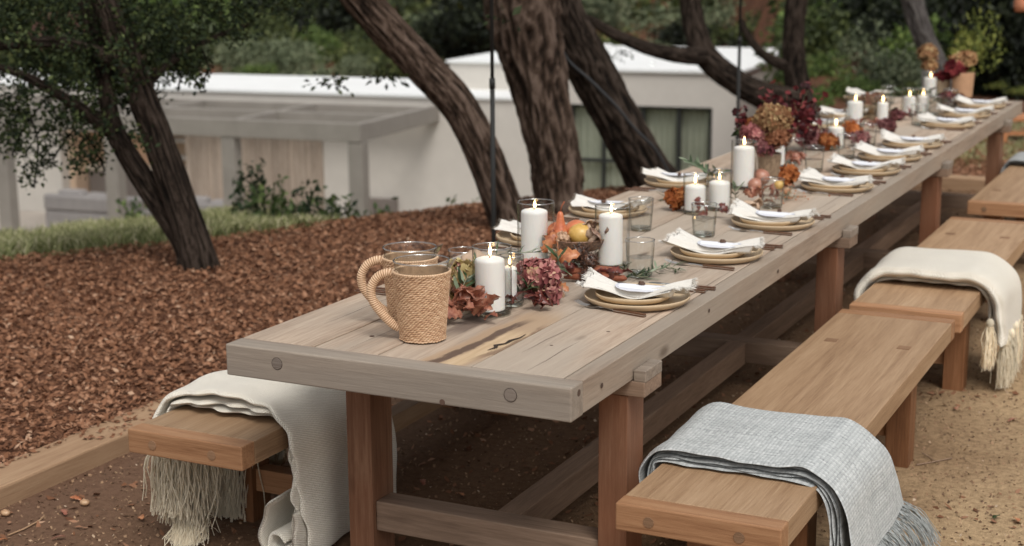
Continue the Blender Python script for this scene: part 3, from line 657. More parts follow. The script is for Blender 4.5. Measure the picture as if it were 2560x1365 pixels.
# slender black poles on the far side of the table
def pole(x, y, label):
    t = thing('pole', label, 'pole', (x, y, 0)); MB().tube([(0, 0, -.1), (0, 0, 1.15)], .0125, 10).build('lower_tube', M_BLACK, t, smooth=True)
    MB().tube([(0, 0, 1.15), (0, 0, 3.1)], .0095, 10).build('upper_tube', M_BLACK, t, smooth=True); MB().tube([(0, 0, 1.12), (0, 0, 1.17)], .0155, 10).build('collar', M_BLACK, t, smooth=True)
    MB().tube([(0, 0, .0), (0, 0, .012)], .09, 20).build('foot_plate', M_BLACK, t)
pole(-1.0, 3.575, 'slender black metal pole nearest the camera, before the curved trunk')
pole(-1.0, 7.63, 'slender black metal pole farther back, above the flowers at mid table')
# ------------------------------------------------------------------ table
TL, TW_, TH, TT = 7.73, 1.012, .76, .086
tb = thing('dining_table', 'very long weathered grey timber dining table set for dinner', 'table', (0, 0, 0))
px_ = [.0, .232, .428, .702, .958, 1.012]
# split plank with the pale streak gets its own material
def split_wood():
    m = M_TABLE_Y.copy(); m.name = 'weathered_plank_with_pale_split'; nt = m.node_tree; n = nt.nodes; b = n['Principled BSDF']
    base = b.inputs['Base Color'].links[0].from_socket
    tc = n.new('ShaderNodeTexCoord'); v = tc.outputs['Object']; sp = n.new('ShaderNodeSeparateXYZ')
    nzv = n.new('ShaderNodeTexNoise'); nzv.inputs['Scale'].default_value = 5; nzv.inputs['Detail'].default_value = 5; L(nt, mapping(nt, v, (1.6, .6, 1)), nzv.inputs['Vector'])
    L(nt, v, sp.inputs[0]); wob = math_n(nt, 'MULTIPLY', math_n(nt, 'SUBTRACT', nzv.outputs[0], .5), .11)
    x = math_n(nt, 'ADD', sp.outputs[0], wob); y = sp.outputs[1]
    fine = math_n(nt, 'MULTIPLY', math_n(nt, 'SUBTRACT', noise_n(nt, mapping(nt, v, (60, 8, 60)), 1, 5, .7), .5), .035); x = math_n(nt, 'ADD', x, fine)
    def band(cx, slope, hw, soft, y0, y1, ys=.12):
        c = math_n(nt, 'ABSOLUTE', math_n(nt, 'SUBTRACT', math_n(nt, 'SUBTRACT', x, math_n(nt, 'MULTIPLY', y, slope)), cx))
        f = n.new('ShaderNodeMapRange'); f.interpolation_type = 'SMOOTHSTEP'; L(nt, c, f.inputs[0]); f.inputs[1].default_value = hw+soft; f.inputs[2].default_value = hw; f.inputs[3].default_value = 0; f.inputs[4].default_value = 1
        g1 = n.new('ShaderNodeMapRange'); g1.interpolation_type = 'SMOOTHSTEP'; L(nt, y, g1.inputs[0]); g1.inputs[1].default_value = y0-ys; g1.inputs[2].default_value = y0
        g2 = n.new('ShaderNodeMapRange'); g2.interpolation_type = 'SMOOTHSTEP'; L(nt, y, g2.inputs[0]); g2.inputs[1].default_value = y1+ys; g2.inputs[2].default_value = y1
        return math_n(nt, 'MULTIPLY', math_n(nt, 'MULTIPLY', f.outputs[0], g1.outputs[0]), g2.outputs[0])
    c = mix(nt, math_n(nt, 'MULTIPLY', band(.625, .02, .05, .035, .05, .58, .2), .75), base, (.40, .27, .165))
    c = mix(nt, math_n(nt, 'MULTIPLY', band(.645, .02, .018, .02, .05, .38), .85), c, mix(nt, noise_n(nt, mapping(nt, v, (70, 6, 70)), 1, 5, .7), (.38, .25, .13), (.72, .56, .38)))
    c = mix(nt, math_n(nt, 'MULTIPLY', band(.592, .05, .009, .012, .05, .50), .9), c, (.10, .065, .05))
    c = mix(nt, math_n(nt, 'MULTIPLY', band(.665, .05, .006, .012, .22, .46), .7), c, (.15, .09, .06))
    c = mix(nt, math_n(nt, 'MULTIPLY', band(.50, .0, .012, .02, .42, .62), .75), c, (.12, .085, .07))
    L(nt, c, b.inputs['Base Color']); return m
M_SPLIT = split_wood()
for i in range(5):
    a_, b_ = px_[i], px_[i+1]
    mb = MB().box(a_+.0021, b_-.0021, .078, TL-.075, TH-TT+.002, TH-(.0008*(i % 3))); mb.build('plank', M_SPLIT if i == 2 else M_TABLE_Y, tb, bevel=.0022)
eb = MB().box(0, TW_, 0, .074, TH-TT, TH+.0005).build('end_board', M_TABLE_X, tb, bevel=.004); MB().box(0, TW_, TL-.072, TL, TH-TT, TH+.0005).build('end_board', M_TABLE_X, tb, bevel=.004)
# jagged open crack in the split plank (a flat dark sliver laid on the surface)
ck = [(.668, .235), (.676, .268), (.665, .29), (.681, .318), (.679, .352), (.69, .39), (.687, .43)]
mb = MB(); vs = []; wd_ = [.001, .005, .0075, .004, .006, .003, .0008]
for (cx, cy), w_ in zip(ck, wd_): vs += [(cx-w_, cy, TH+.0006), (cx+w_, cy, TH+.0006)]
mb.add(vs, [(2*i, 2*i+1, 2*i+3, 2*i+2) for i in range(6)]); mb.build('crack', plain('dark_wood_crack', (.03, .018, .012), .95), tb)
# open joints and short checks along the planks
M_CHK = plain('dark_wood_check', (.06, .045, .035), .95)
mb = MB()
def check(x, y0, y1, w_=.0011, dx=0):
    k = 7; vs = []
    for j in range(k):
        t = j/(k-1); ww = w_*math.sin(PI*max(.06, min(.94, t))); xx_ = x+dx*t+.002*math.sin(t*9+x*50); yy_ = y0+(y1-y0)*t
        vs += [(xx_-ww, yy_, TH+.0005), (xx_+ww, yy_, TH+.0005)]
    mb.add(vs, [(2*i, 2*i+1, 2*i+3, 2*i+2) for i in range(k-1)])
for a in ((.93, .62, 1.5, .0016, .01), (.33, .1, .8, .001, .0), (.12, .3, .75, .001, 0), (.85, .1, .42, .0009, 0), (.9, 1.6, 2.9, .0015, .02), (.88, 2.6, 3.9, .0015, .01), (.55, 1.7, 2.6, .001, .01), (.76, .25, .55, .0008, .01), (.3, 2.4, 3.3, .001, .01), (.92, 4.0, 5.4, .0015, 0)): check(*a)
mb.build('surface_check', M_CHK, tb)
# round plugs in the near end board and knots
M_PLUG = wood('grey_plug_wood', 'X', (.10, .07, .055), (.20, .165, .14), (.29, .25, .21), 3, .8, knots=False)
def disk(x, y, z, r, nrm='-y', h=.0012, n=26):
    m_ = MB(); vs = [];
    for q in (0, 1):
        for j in range(n):
            a_ = 2*PI*j/n; c, s = math.cos(a_)*r*(1-.04*q), math.sin(a_)*r*(1-.04*q)
            if nrm == '-y': vs.append((x+c, y-h*q, z+s))
            elif nrm == 'x': vs.append((x+h*q, y+c, z+s))
            else: vs.append((x+c, y+s, z+h*q))
    fs = [(j, (j+1) % n, n+(j+1) % n, n+j) for j in range(n)]+[tuple(range(n, 2*n))]
    return m_.add(vs, fs)
disk(.165, -.0005, TH-.036, .0155).build('plug', M_PLUG, tb); disk(.85, -.0005, TH-.036, .0165).build('plug', M_PLUG, tb)
M_RING = plain('dark_joint_ring', (.05, .035, .028), .95)
disk(.165, -.0002, TH-.036, .0172, h=.0004).build('plug_joint', M_RING, tb); disk(.85, -.0002, TH-.036, .0182, h=.0008).build('plug_joint', M_RING, tb)
for (x, y, z, r, nr) in [(TW_+.0002, .045, TH-.022, .009, 'x'), (TW_+.0002, .19, TH-.042, .007, 'x'), (TW_+.0002, 1.02, TH-.03, .006, 'x'), (TW_+.0002, 1.75, TH-.05, .007, 'x'), (.315, .235, TH, .007, 'z'), (.13, .95, TH, .006, 'z'), (.8, .35, TH-.0008, .005, 'z'), (.88, .55, TH-.0008, .006, 'z'), (.66, -.0004, TH-.078, .008, '-y')]:
    m_ = disk(x, y, z, r, nr, .0009, 12).build('knot', plain('wood_knot', (.085, .05, .035), .9, .3), tb)
# trestles
for k, y in enumerate((.40, 2.64, 4.75, 6.90)):
    MB().box(-.032, TW_+.034, y+.0, y+.128, TH-TT-.043, TH-TT-.001).build('bearer', M_STR_X, tb, bevel=.003)
    MB().box(TW_+.001, TW_+.036, y+.002, y+.126, TH-TT-.002, TH-TT+.030).build('bearer_tongue', M_TABLE_X, tb, bevel=.003)
    MB().box(-.034, -.001, y+.002, y+.126, TH-TT-.002, TH-TT+.030).build('bearer_tongue', M_TABLE_X, tb, bevel=.003)
    for x0 in (.115, .913):
        MB().box(x0, x0+.083, y+.004, y+.126, -.01, TH-TT-.044).build('leg', M_LEG, tb, bevel=.003)
    MB().box(.1985, .9125, y+.02, y+.108, .112, .203).build('crossbar', M_STR_X, tb, bevel=.004)
    if k: MB().box(.996, 1.5, y+.035, y+.095, .13, .19) 
for y0, y1 in ((.512, 2.656), (2.752, 4.766), (4.862, 6.916)):
    MB().box(.553, .628, y0, y1, .108, .2005).build('stretcher', M_STR_Y, tb, bevel=.004)

# ------------------------------------------------------------------ benches
def bench(x0, x1, y0, y1, label, z=.42):
    t = thing('bench', label, 'bench', (x0, y0, 0), 0, 'oak benches along the dining table'); W_ = x1-x0; Ln = y1-y0; th = .072
    MB().box(.001, W_-.001, .066, Ln-.066, z-th+.001, z).build('seat', M_BEN_Y, t, bevel=.003)
    MB().box(0, W_, 0, .064, z-th, z+.0008).build('end_cap', M_BEN_X, t, bevel=.004); MB().box(0, W_, Ln-.064, Ln, z-th, z+.0008).build('end_cap', M_BEN_X, t, bevel=.004)
    for px in (.09, W_-.105): disk(px, -.0004, z-.038, .0145, h=.0015).build('peg', M_PEG, t)
    for yy in (.42, Ln-.55):
        for xx_ in (.045, W_-.128):
            MB().box(xx_, xx_+.083, yy, yy+.10, -.005, z-th).build('leg', M_BEN_Z, t, bevel=.003)
            MB().box(xx_+.018, xx_+.062, yy+.03, yy+.075, z+.0002, z+.0016).build('tenon', M_PEG, t)
        MB().box(.1285, W_-.1285, yy+.02, yy+.08, .10, .175).build('crossbar', M_BEN_X, t, bevel=.003)
        MB().box(.045, W_-.045, yy+.01, yy+.09, z-th-.055, z-th-.0005).build('cleat', M_BEN_X, t, bevel=.003) if False else None
    MB().box(W_/2-.035, W_/2+.035, .5205, Ln-.5505+.02, .105, .17).build('stretcher', M_BEN_Y, t, bevel=.003)
    return t
bench(1.057, 1.487, .174, 2.503, 'nearest right-hand oak bench with the grey throw across it')
bench(1.066, 1.496, 2.58, 4.79, 'second right-hand oak bench, under the tasselled cream throw')
bench(1.06, 1.49, 5.33, 7.55, 'third right-hand oak bench, cut by the right edge of the picture')
bench(-.469, -.061, .130, 2.46, 'left-hand oak bench under the cream throw at the near table corner')

# ------------------------------------------------------------------ throws
def sheet(name, path, y0, y1, th, mat, parent, nu=160, nv=70, weave=None, wob=.006, seed=0, flare=None, edge=.004, yfun=None, smooth=True):
    """cloth following a path in the x-z plane (dense), spanning y0..y1, with thickness; weave = (cell, amplitude)"""
    P = catmull(path, 12); seg = np.r_[0, np.cumsum(np.linalg.norm(np.diff(P, axis=0), axis=1))]; tot = seg[-1]
    u = np.linspace(0, tot, nu); px = np.interp(u, seg, P[:, 0]); pz = np.interp(u, seg, P[:, 1])
    tx = np.gradient(px, u); tz = np.gradient(pz, u); nl = np.hypot(tx, tz); nxx = -tz/nl; nzz = tx/nl
    if tx[nu//2] < 0: nxx, nzz = -nxx, -nzz
    s = np.linspace(0, 1, nv); U, S = np.meshgrid(u, s, indexing='ij')
    a0 = y0+0*u; a1 = y1+0*u
    if flare is not None: a0, a1 = flare(u/tot, a0, a1)
    a0 = a0+edge*np.sin(u*60+seed)+edge*.8*np.sin(u*23+seed*2)
    Yg = a0[:, None]*(1-S)+a1[:, None]*S
    nzs = wob*(np.sin(U*9+S*7+seed)+.7*np.sin(U*21-S*4+seed*3)+.5*np.sin(S*16+seed*1.7+U*4))
    X0 = px[:, None]+nxx[:, None]*nzs; Z0 = pz[:, None]+nzz[:, None]*nzs*.8
    tintv = np.full(U.shape, .5)
    if weave:
        c, amp = weave; ii = np.floor(U/c); jj = np.floor(Yg/c); fu = (U/c) % 1; fv = (Yg/c) % 1; over = ((ii+jj) % 2)
        hgt = np.where(over > 0, np.sin(PI*fu)**.6*(.55+.45*np.sin(PI*fv)), np.sin(PI*fv)**.6*(.55+.45*np.sin(PI*fu)))
        g_ = np.random.default_rng(seed+9); tab = g_.random((400, 400)); rnd = tab[ii.astype(int) % 400, jj.astype(int) % 400]; yarn = np.where(over > 0, g_.random(400)[jj.astype(int) % 400], g_.random(400)[ii.astype(int) % 400])
        tintv = np.clip(hgt*.5+rnd*.25+yarn*.28, 0, 1); disp = amp*hgt
    else: disp = 0
    e = np.sqrt(np.clip(1-(2*S-1)**20, 0, 1)); eu = np.sqrt(np.clip(1-np.abs(2*U/tot-1)**60, 0, 1)); h = th*.5*e*eu
    out = []
    for sg in (1, -1):
        k = (h+disp*(e))*sg if sg > 0 else -h
        out.append(np.stack([X0+nxx[:, None]*k, Yg, Z0+nzz[:, None]*k], -1).reshape(-1, 3))
    n = nu*nv; V = np.concatenate(out); ix = np.arange(n).reshape(nu, nv)
    q = np.stack([ix[:-1, :-1], ix[1:, :-1], ix[1:, 1:], ix[:-1, 1:]], -1).reshape(-1, 4)
    F = [q, q[:, ::-1]+n]
    def rim(a_): return np.stack([a_[:-1], a_[1:], a_[1:]+n, a_[:-1]+n], -1)
    F += [rim(ix[:, 0])[:, ::-1], rim(ix[:, -1]), rim(ix[0]), rim(ix[-1])[:, ::-1]]
    uv = np.concatenate([np.stack([U, Yg], -1).reshape(-1, 2)]*2)
    return npmesh(name, V, np.concatenate(F), mat, parent, tint=np.concatenate([tintv.ravel()]*2), smooth=smooth, uv=uv)
def strands(name, starts, ends, mat, parent, seed=0, rad=.0013, curl=.01, n=6, kind='stuff'):
    g_ = np.random.default_rng(seed); V = []; F = []; b_ = 0; ang = np.arange(3)*2*PI/3
    for s_, e_ in zip(starts, ends):
        s_ = np.array(s_); e_ = np.array(e_); ph = g_.uniform(0, 6, 4); k = g_.normal(0, curl, 3)
        for i in range(n+1):
            t = i/n; p = s_*(1-t)+e_*t; p = p+np.array([k[0]*math.sin(PI*t)+curl*.45*math.sin(t*9+ph[0]), k[1]*math.sin(PI*t)+curl*.45*math.sin(t*8+ph[1]), 0])
            p[2] += .18*np.linalg.norm((e_-s_)[:2])*math.sin(PI*t); p[2] = max(p[2], .004)
            r_ = rad*(1-.5*t)
            for a_ in ang: V.append((p[0]+math.cos(a_)*r_, p[1]+math.sin(a_)*r_, p[2]))
            if i:
                o = b_+3*(i-1)
                for j in range(3): F.append((o+j, o+(j+1) % 3, o+3+(j+1) % 3, o+3+j))
        b_ += 3*(n+1)
    return npmesh(name, np.array(V), np.array(F), mat, parent, smooth=True, kind=kind)
# knit relief for the cream wool, from UV
def knit(name, c0, c1, cell, strength):
    m, nt, n, b = newmat(name); uvn = n.new('ShaderNodeUVMap'); sp = n.new('ShaderNodeSeparateXYZ'); L(nt, uvn.outputs[0], sp.inputs[0])
    a1 = math_n(nt, 'SINE', math_n(nt, 'MULTIPLY', math_n(nt, 'ADD', sp.outputs[0], math_n(nt, 'MULTIPLY', sp.outputs[1], .5)), 2*PI/cell)); a2 = math_n(nt, 'SINE', math_n(nt, 'MULTIPLY', math_n(nt, 'SUBTRACT', sp.outputs[1], math_n(nt, 'MULTIPLY', sp.outputs[0], .2)), 2*PI/cell))
    tc = n.new('ShaderNodeTexCoord'); nz = noise_n(nt, tc.outputs['Object'], 260, 3, .7)
    h = math_n(nt, 'ADD', math_n(nt, 'MULTIPLY', math_n(nt, 'MULTIPLY', a1, a2), .5), nz)
    L(nt, ramp(nt, h, [(.1, c0), (.9, c1)]), b.inputs['Base Color']); b.inputs['Roughness'].default_value = .95; b.inputs['Sheen Weight'].default_value = .3
    bump(nt, b, h, strength, .003); return m
M_KNIT = knit('cream_knitted_wool', (.62, .56, .45), (.92, .87, .76), .0085, .9)
# grey throw on the nearest right bench
x0, x1 = 1.057, 1.487
gt = thing('throw_blanket', 'folded pale grey woven throw with fringe over the nearest right bench', 'throw blanket', (0, 0, 0))
def gpath(o, left, right, out=.0):
    return [(x0-.016-o, left), (x0-.018-o, .40), (x0-.002, .424+o), (x0+.10, .427+o), (x1-.12, .428+o), (x1-.02, .424+o*1.1), (x1+.022+o*.9+out, .385+o*.3), (x1+.038+o*1.1+out*1.3, .30), (x1+.046+o*1.2+out*1.8, right)]
def gfl(k): 
    def f(t, a0, a1):
        q = np.clip((t-.72)/.28, 0, 1); return a0-.02*q*k, a1+.13*q**1.3*k
    return f
for i, (o, lf, rt, c) in enumerate([(0, .33, .09, (.495, .93)), (.0085, .31, .11, (.503, .94)), (.017, .30, .07, (.50, .945)), (.0255, .31, .10, (.508, .95))]):
    sheet('inner_fold', gpath(o, lf, rt), c[0], c[1], .0065, M_GREYW, gt, 200, 60, (.0075, .0012), .0018, i, gfl(.3+.2*i), .003)
sheet('top_layer', gpath(.036, .325, .185, .012), .492, .965, .008, M_GREYW, gt, 420, 240, (.0102, .0027), .003, 7, gfl(1.05), .0035)
g_ = np.random.default_rng(3); S0 = []; E0 = []
for j in range(330):
    q = g_.random(); yy = .475+q*.63; xq = x1+.105; k_ = g_.normal(0, .012)
    if q > .25: S0.append((xq, yy, .195)); E0.append((xq+.045+.05*q+g_.normal(0, .008), yy+.02+.05*q+g_.normal(0, .012), .195-.135+g_.normal(0, .012)))
    if g_.random() < .5: S0.append((x1+.075, .49+q*.5, .13)); E0.append((x1+.09+g_.normal(0, .012), .48+q*.5+k_, .02+g_.random()*.03))
strands('fringe', S0, E0, M_GREYF, gt, 4, .0024, .008)

# cream throw on the left bench
M_FRINGE = tinted('bright_cream_wool_fringe', [(0, (.93, .84, .66)), (1, (.93, .84, .66))], .95, .35, spec=0)
ct = thing('throw_blanket', 'thick cream wool throw folded over the left bench, shaggy fringe hanging below', 'throw blanket', (0, 0, 0))
xa, xb = -.469, -.061
def cpath(o, left, right): return [(xa-.014-o, left), (xa-.02-o, .385), (xa+.005-o*.3, .428+o), (xa+.12, .438+o*1.2), (xb-.12, .440+o*1.3), (xb-.03, .432+o*1.2), (xb+.018+o*.8, .385+o*.4), (xb+.026+o, .28), (xb+.024+o, right)]
fl = lambda t, a0, a1: (a0-.02*np.sin(np.clip((t-.6)/.4, 0, 1)*3), a1+0*t)
sheet('inner_fold', cpath(.002, .25, .05), .345, .80, .012, M_KNIT, ct, 160, 70, None, .002, 1, fl, .008)
sheet('inner_fold', cpath(.016, .22, .03), .335, .82, .013, M_KNIT, ct, 160, 70, None, .003, 2, fl, .010)
sheet('top_layer', cpath(.034, .26, .012), .315, .86, .022, M_KNIT, ct, 240, 120, None, .0075, 4, lambda t, a0, a1: (a0+.035*np.sin(np.clip(t*1.5, 0, 1)*PI)-.015+.06*np.clip((t-.65)/.35, 0, 1), a1+0*t), .006)
sheet('bottom_roll', [(xb+.045, .17), (xb+.04, .05), (xb+.0, .012), (xb-.055, .03), (xb-.075, .09), (xb-.05, .17), (xb-.02, .20)], .30, .62, .016, M_KNIT, ct, 120, 60, None, .002, 6, None, .006)
sheet('bottom_roll', [(xb+.01, .05), (xb-.02, .035), (xb-.045, .05), (xb-.04, .085), (xb-.01, .09), (xb+.012, .07)], .305, .60, .014, M_KNIT, ct, 90, 50, None, .001, 8, None, .004)
S0 = []; E0 = []; g_ = np.random.default_rng(8)
for j in range(8200):
    q = g_.random(); yy = .30+q*.50; cl = round(q*9)/9; lump = .30+cl*.50
    xs_ = xa+.0+g_.normal(0, .022)+.05*g_.random(); zt = .36
    ln = (.24+.05*math.sin(cl*14))*(.8+.3*g_.random())
    if cl > .35 and cl < .6: ln += .06
    ze = zt-ln; ye = .35*yy+.65*lump+g_.normal(0, .012)-.02
    xe = xs_+g_.normal(0, .02)
    if ze < .012: xe += (.03-ze)*.5*g_.random(); ye -= .02*g_.random(); ze = .005+.012*g_.random()
    S0.append((xs_, yy, zt)); E0.append((xe, ye, ze))
strands('fringe', S0, E0, M_FRINGE, ct, 9, .0032, .014, 8)
S0 = []; E0 = []
for j in range(420):
    a_ = g_.normal(.1, .5); S0.append((-.44+g_.normal(0, .015), .40+g_.normal(0, .02), .05+g_.random()*.03)); E0.append((-.44+.07*math.cos(a_-1.2)+g_.normal(0, .012), .40-.02+.10*math.sin(a_-1.5)+g_.normal(0, .012), .006+.015*g_.random()))
strands('fringe', S0, E0, M_FRINGE, ct, 12, .0022, .012, 6)

# tasselled cream throw on the second right bench
t2 = thing('throw_blanket', 'cream wool throw with knotted tassels over the second right bench', 'throw blanket', (0, 0, 0)); xa2, xb2 = 1.066, 1.496
def c2(o, left, right): return [(xa2-.012-o, left), (xa2-.018-o, .385), (xa2+.02-o*.3, .43+o), (xa2+.12, .44+o*1.2), (xb2-.12, .442+o*1.2), (xb2-.02, .436+o*1.15), (xb2+.026+o, .39+o*.6), (xb2+.04+o*1.15, .31), (xb2+.045+o*1.2, right)]
fl2 = lambda t, a0, a1: (a0+.03*np.clip((t-.6)/.4, 0, 1)**1, a1+.02*np.clip((t-.6)/.4, 0, 1))
sheet('inner_fold', c2(.0, .25, .20), 3.03, 3.38, .014, M_KNIT, t2, 120, 50, None, .002, 11, fl2, .008)
sheet('inner_fold', c2(.016, .25, .19), 3.02, 3.40, .016, M_KNIT, t2, 120, 50, None, .002, 12, fl2, .006)
sheet('top_layer', c2(.036, .30, .20), 2.985, 3.47, .044, M_KNIT, t2, 180, 90, None, .004, 13, fl2, .004)
g_ = np.random.default_rng(14)
def tassel(x, y, z, ln, parent, seed, r=.016):
    kn = MB().tube([(x, y, z+.022), (x, y, z+.014), (x, y, z), (x, y, z-.012), (x, y, z-.02)], [.006, .014, .017, .013, .010], 10); kn.build('tassel_knot', M_FRINGE, parent, smooth=True)
    g2 = np.random.default_rng(seed); s_ = [(x+g2.normal(0, .006), y+g2.normal(0, .006), z-.01) for _ in range(110)]; e_ = [(a[0]+g2.normal(0, r*.75), a[1]+g2.normal(0, r), max(.006, z-ln*(.8+.25*g2.random()))) for a in s_]
    strands('tassel', s_, e_, M_FRINGE, parent, seed, .0022, .008, 5)
tassel(xb2+.05, 2.985, .30, .19, t2, 40); 
for i_, (dy, z_, ln) in enumerate([(.03, .215, .19), (.085, .21, .20), (.14, .22, .20), (.20, .21, .19), (.26, .22, .20), (.32, .215, .19), (.38, .22, .2), (.43, .225, .19)]):
    tassel(xb2+.10+.004*(i_ % 2), 3.02+dy, z_, ln, t2, 41+i_)

# grey throw at the far end of the third right bench
t3 = thing('throw_blanket', 'folded grey throw at the far end of the third right bench', 'throw blanket', (0, 0, 0))
def c3(o): return [(1.045-o, .33), (1.042-o, .39), (1.065, .43+o), (1.2, .432+o), (1.36, .432+o), (1.48, .428+o), (1.51+o, .38), (1.515+o, .25)]
for k in range(3): sheet('layer', c3(.004+.011*k), 6.88-.01*k, 7.33, .009, M_GREYW, t3, 60, 30, None, .002, 20+k, None, .004)
# ------------------------------------------------------------------ place settings
ZT = TH+.0012
def on(u, v, z=ZT):                      # point of a horizontal plane seen at a photograph pixel
    d = ROT.T @ np.array([(u-1280)/FPX, -(v-682.5)/FPX, 1.0]); return CAM+d*(z-CAM[2])/d[2]
def plate_mesh(r, h, name):
    p = [(0, .0), (r*.62, .0), (r*.90, .004), (r*.985, h*.62), (r, h-.002), (r-.0015, h), (r-.0045, h-.001), (r*.93, h*.5), (r*.86, .0085), (r*.5, .007), (0, .0068)]
    return MB().lathe(p, 64).mesh(name, True)
ME_DIN = plate_mesh(.158, .024, 'dinner_plate'); ME_SM = plate_mesh(.116, .021, 'side_plate')
def napkin_mesh(seed, fringe=True):
    g = np.random.default_rng(seed); nx, ny = 70, 36; V = []
    for layer in (0, 1, 2):
        for i in range(nx):
            s = -1+2*i/(nx-1)                    # -1 toward table middle, +1 toward diner
            w = .044+.024*abs(s)**1.6+(.018 if s < 0 else 0)*abs(s)**2; xc = s*(.138+.006*layer)
            zc = .027+.013*abs(s)**1.8+(.004*max(0, -s)**3)-.008*math.exp(-(s/.4)**2)
            for j in range(ny):
                t = -1+2*j/(ny-1)
                z = zc+.006*math.sin(t*5+seed+s*1.5+layer)*(.35+abs(s))+.004*math.sin(t*11+s*4+seed*2)*(.3+abs(s))-.011*abs(t)**3*(1-.6*abs(s))+layer*.0045
                if s < -.2: z += .014*max(0, t+.3*math.sin(seed)-.1)*(-s-.2)
                if s > .3: z += .010*math.sin(t*7+1+seed)*(s-.3)
                V.append((xc+.012*t*s*(1 if seed % 2 else -.6)+.006*math.sin(t*3+seed)*abs(s), t*(w-.004*layer)+.012*s*math.sin(seed), z))
    F = []; q = nx*ny
    for l in range(3):
        for i in range(nx-1):
            for j in range(ny-1): a = l*q+i*ny+j; F.append((a, a+1, a+ny+1, a+ny))
    for l in range(2):
        for i in range(nx-1):
            for j in (0, ny-1): a = l*q+i*ny+j; F.append((a, a+ny, a+ny+q, a+q))
        for j in range(ny-1):
            for i in (0, nx-1): a = l*q+i*ny+j; F.append((a, a+1, a+1+q, a+q))
    m_ = MB().add(V, F); me = m_.mesh('napkin', True)
    fr = MB(); top = [V[2*q+(nx-1)*ny+j] for j in range(ny)]; bot = [V[2*q+j] for j in range(ny)]
    for row, sgn in ((top, 1), (bot, -1)):
        for j in range(ny-1):
            for k in range(6):
                t = g.random(); p = np.array(row[j])*(1-t)+np.array(row[j+1])*t; e = p+np.array([sgn*.015*g.uniform(.6, 1.25), g.normal(0, .004), g.normal(.001, .004)]); m2 = (p+e)/2+g.normal(0, .0015, 3)
                b = len(fr.v); wv = np.array([0, .0008, .0004]); fr.v += [tuple(p-wv), tuple(p+wv), tuple(m2+wv), tuple(m2-wv), tuple(e)]; fr.f += [(b, b+1, b+2, b+3), (b+3, b+2, b+4)]
    return me, fr.mesh('fringe')
NAPS = [napkin_mesh(s) for s in (1, 2, 3, 4)]
def card_mesh(w_, l_, z=0):
    V = []; F = []; n = 18
    out = []
    for j in range(n):                            # rounded tag outline
        a = 2*PI*j/n; c, s = math.cos(a), math.sin(a); out.append((math.copysign(abs(c)**.55, c)*l_/2, math.copysign(abs(s)**.8, s)*w_/2))
    for zz in (0, .0012): V += [(x, y, z+zz+1.6*x*x) for x, y in out]
    F = [tuple(range(n-1, -1, -1)), tuple(range(n, 2*n))]+[(j, (j+1) % n, n+(j+1) % n, n+j) for j in range(n)]
    return MB().add(V, F)
ME_CARDB = card_mesh(.074, .15).mesh('border'); ME_CARD = card_mesh(.060, .130, .0015).mesh('menu_card')
def lump(n_, r, seed, sx=1, sy=1, sz=1, rough=.25, fr=3.):
    bmv = MB(); V = []; F = []; nu, nv = n_, n_//2
    for i in range(nv+1):
        th = PI*i/nv
        for j in range(nu):
            ph = 2*PI*j/nu; d = Vector((math.sin(th)*math.cos(ph), math.sin(th)*math.sin(ph), math.cos(th)))
            k = r*(1+rough*noise.noise(d*fr+Vector((seed*3.1, seed, 0)))); V.append((d.x*k*sx, d.y*k*sy, d.z*k*sz))
    for i in range(nv):
        for j in range(nu): F.append((i*nu+j, (i+1)*nu+j, (i+1)*nu+(j+1) % nu, i*nu+(j+1) % nu))
    return bmv.add(V, F)
ME_NUT = lump(16, .0088, 2, 1.25, .9, .8, .5, 5).mesh('seed_pod', True)
# cutlery: length along +x, tines toward -x
def cutl(kind):
    h = MB(); m_ = MB()
    m_.tube([(-.02, 0, .006), (.0, 0, .007), (.03, 0, .0045)], [.0045, .003, .0042], 8, flat=.6)
    if kind == 'fork':
        m_.add([(-.062, -.011, .004), (-.02, -.004, .0065), (-.02, .004, .0065), (-.062, .011, .004), (-.045, -.0125, .003), (-.045, .0125, .003), (-.062, -.011, .0055), (-.02, -.004, .008), (-.02, .004, .008), (-.062, .011, .0055), (-.045, -.0125, .0045), (-.045, .0125, .0045)], [(0, 4, 5, 3), (4, 1, 2, 5), (9, 11, 10, 6), (11, 8, 7, 10), (0, 6, 10, 4), (4, 10, 7, 1), (3, 5, 11, 9), (5, 2, 8, 11), (0, 3, 9, 6)])
        for k in range(4): y = -.0092+k*.0061; m_.tube([(-.060, y, .0045), (-.085, y, .0065), (-.108, y*.95, .0145)], [.0016, .0014, .0008], 6, flat=.8)
    elif kind == 'knife':
        m_.tube([(-.13, .001, .003), (-.11, .002, .003), (-.06, .003, .003), (-.02, 0, .005)], [.003, .010, .011, .005], 8, flat=.12)
    else:
        m_.tube([(-.075, 0, .005), (-.068, 0, .004), (-.05, 0, .0035), (-.032, 0, .005), (-.02, 0, .006)], [.004, .014, .017, .010, .003], 12, flat=.25)
    m_.box(.03, .142, -.0052, .0052, .0032, .0052)
    h.box(.032, .140, -.0058, .0058, .0055, .0092); h.box(.032, .140, -.0058, .0058, .0002, .0030)
    return m_.mesh(kind, False), h.mesh('handle')
CUT = {k: cutl(k) for k in ('fork', 'knife', 'spoon')}
def cutlery(kind, x, y, rz, label):
    o = link(kind, CUT[kind][0], M_STEEL); o.location = (x, y, ZT); o.rotation_euler = (0, 0, rz); tag(o, label, kind, kind+'s at the place settings' if kind != 'knife' else 'knives at the place settings')
    link('handle', CUT[kind][1], M_HANDLE, o); return o
ORD = ['nearest', 'second', 'third', 'fourth', 'fifth', 'sixth', 'seventh', 'eighth', 'ninth', 'farthest']
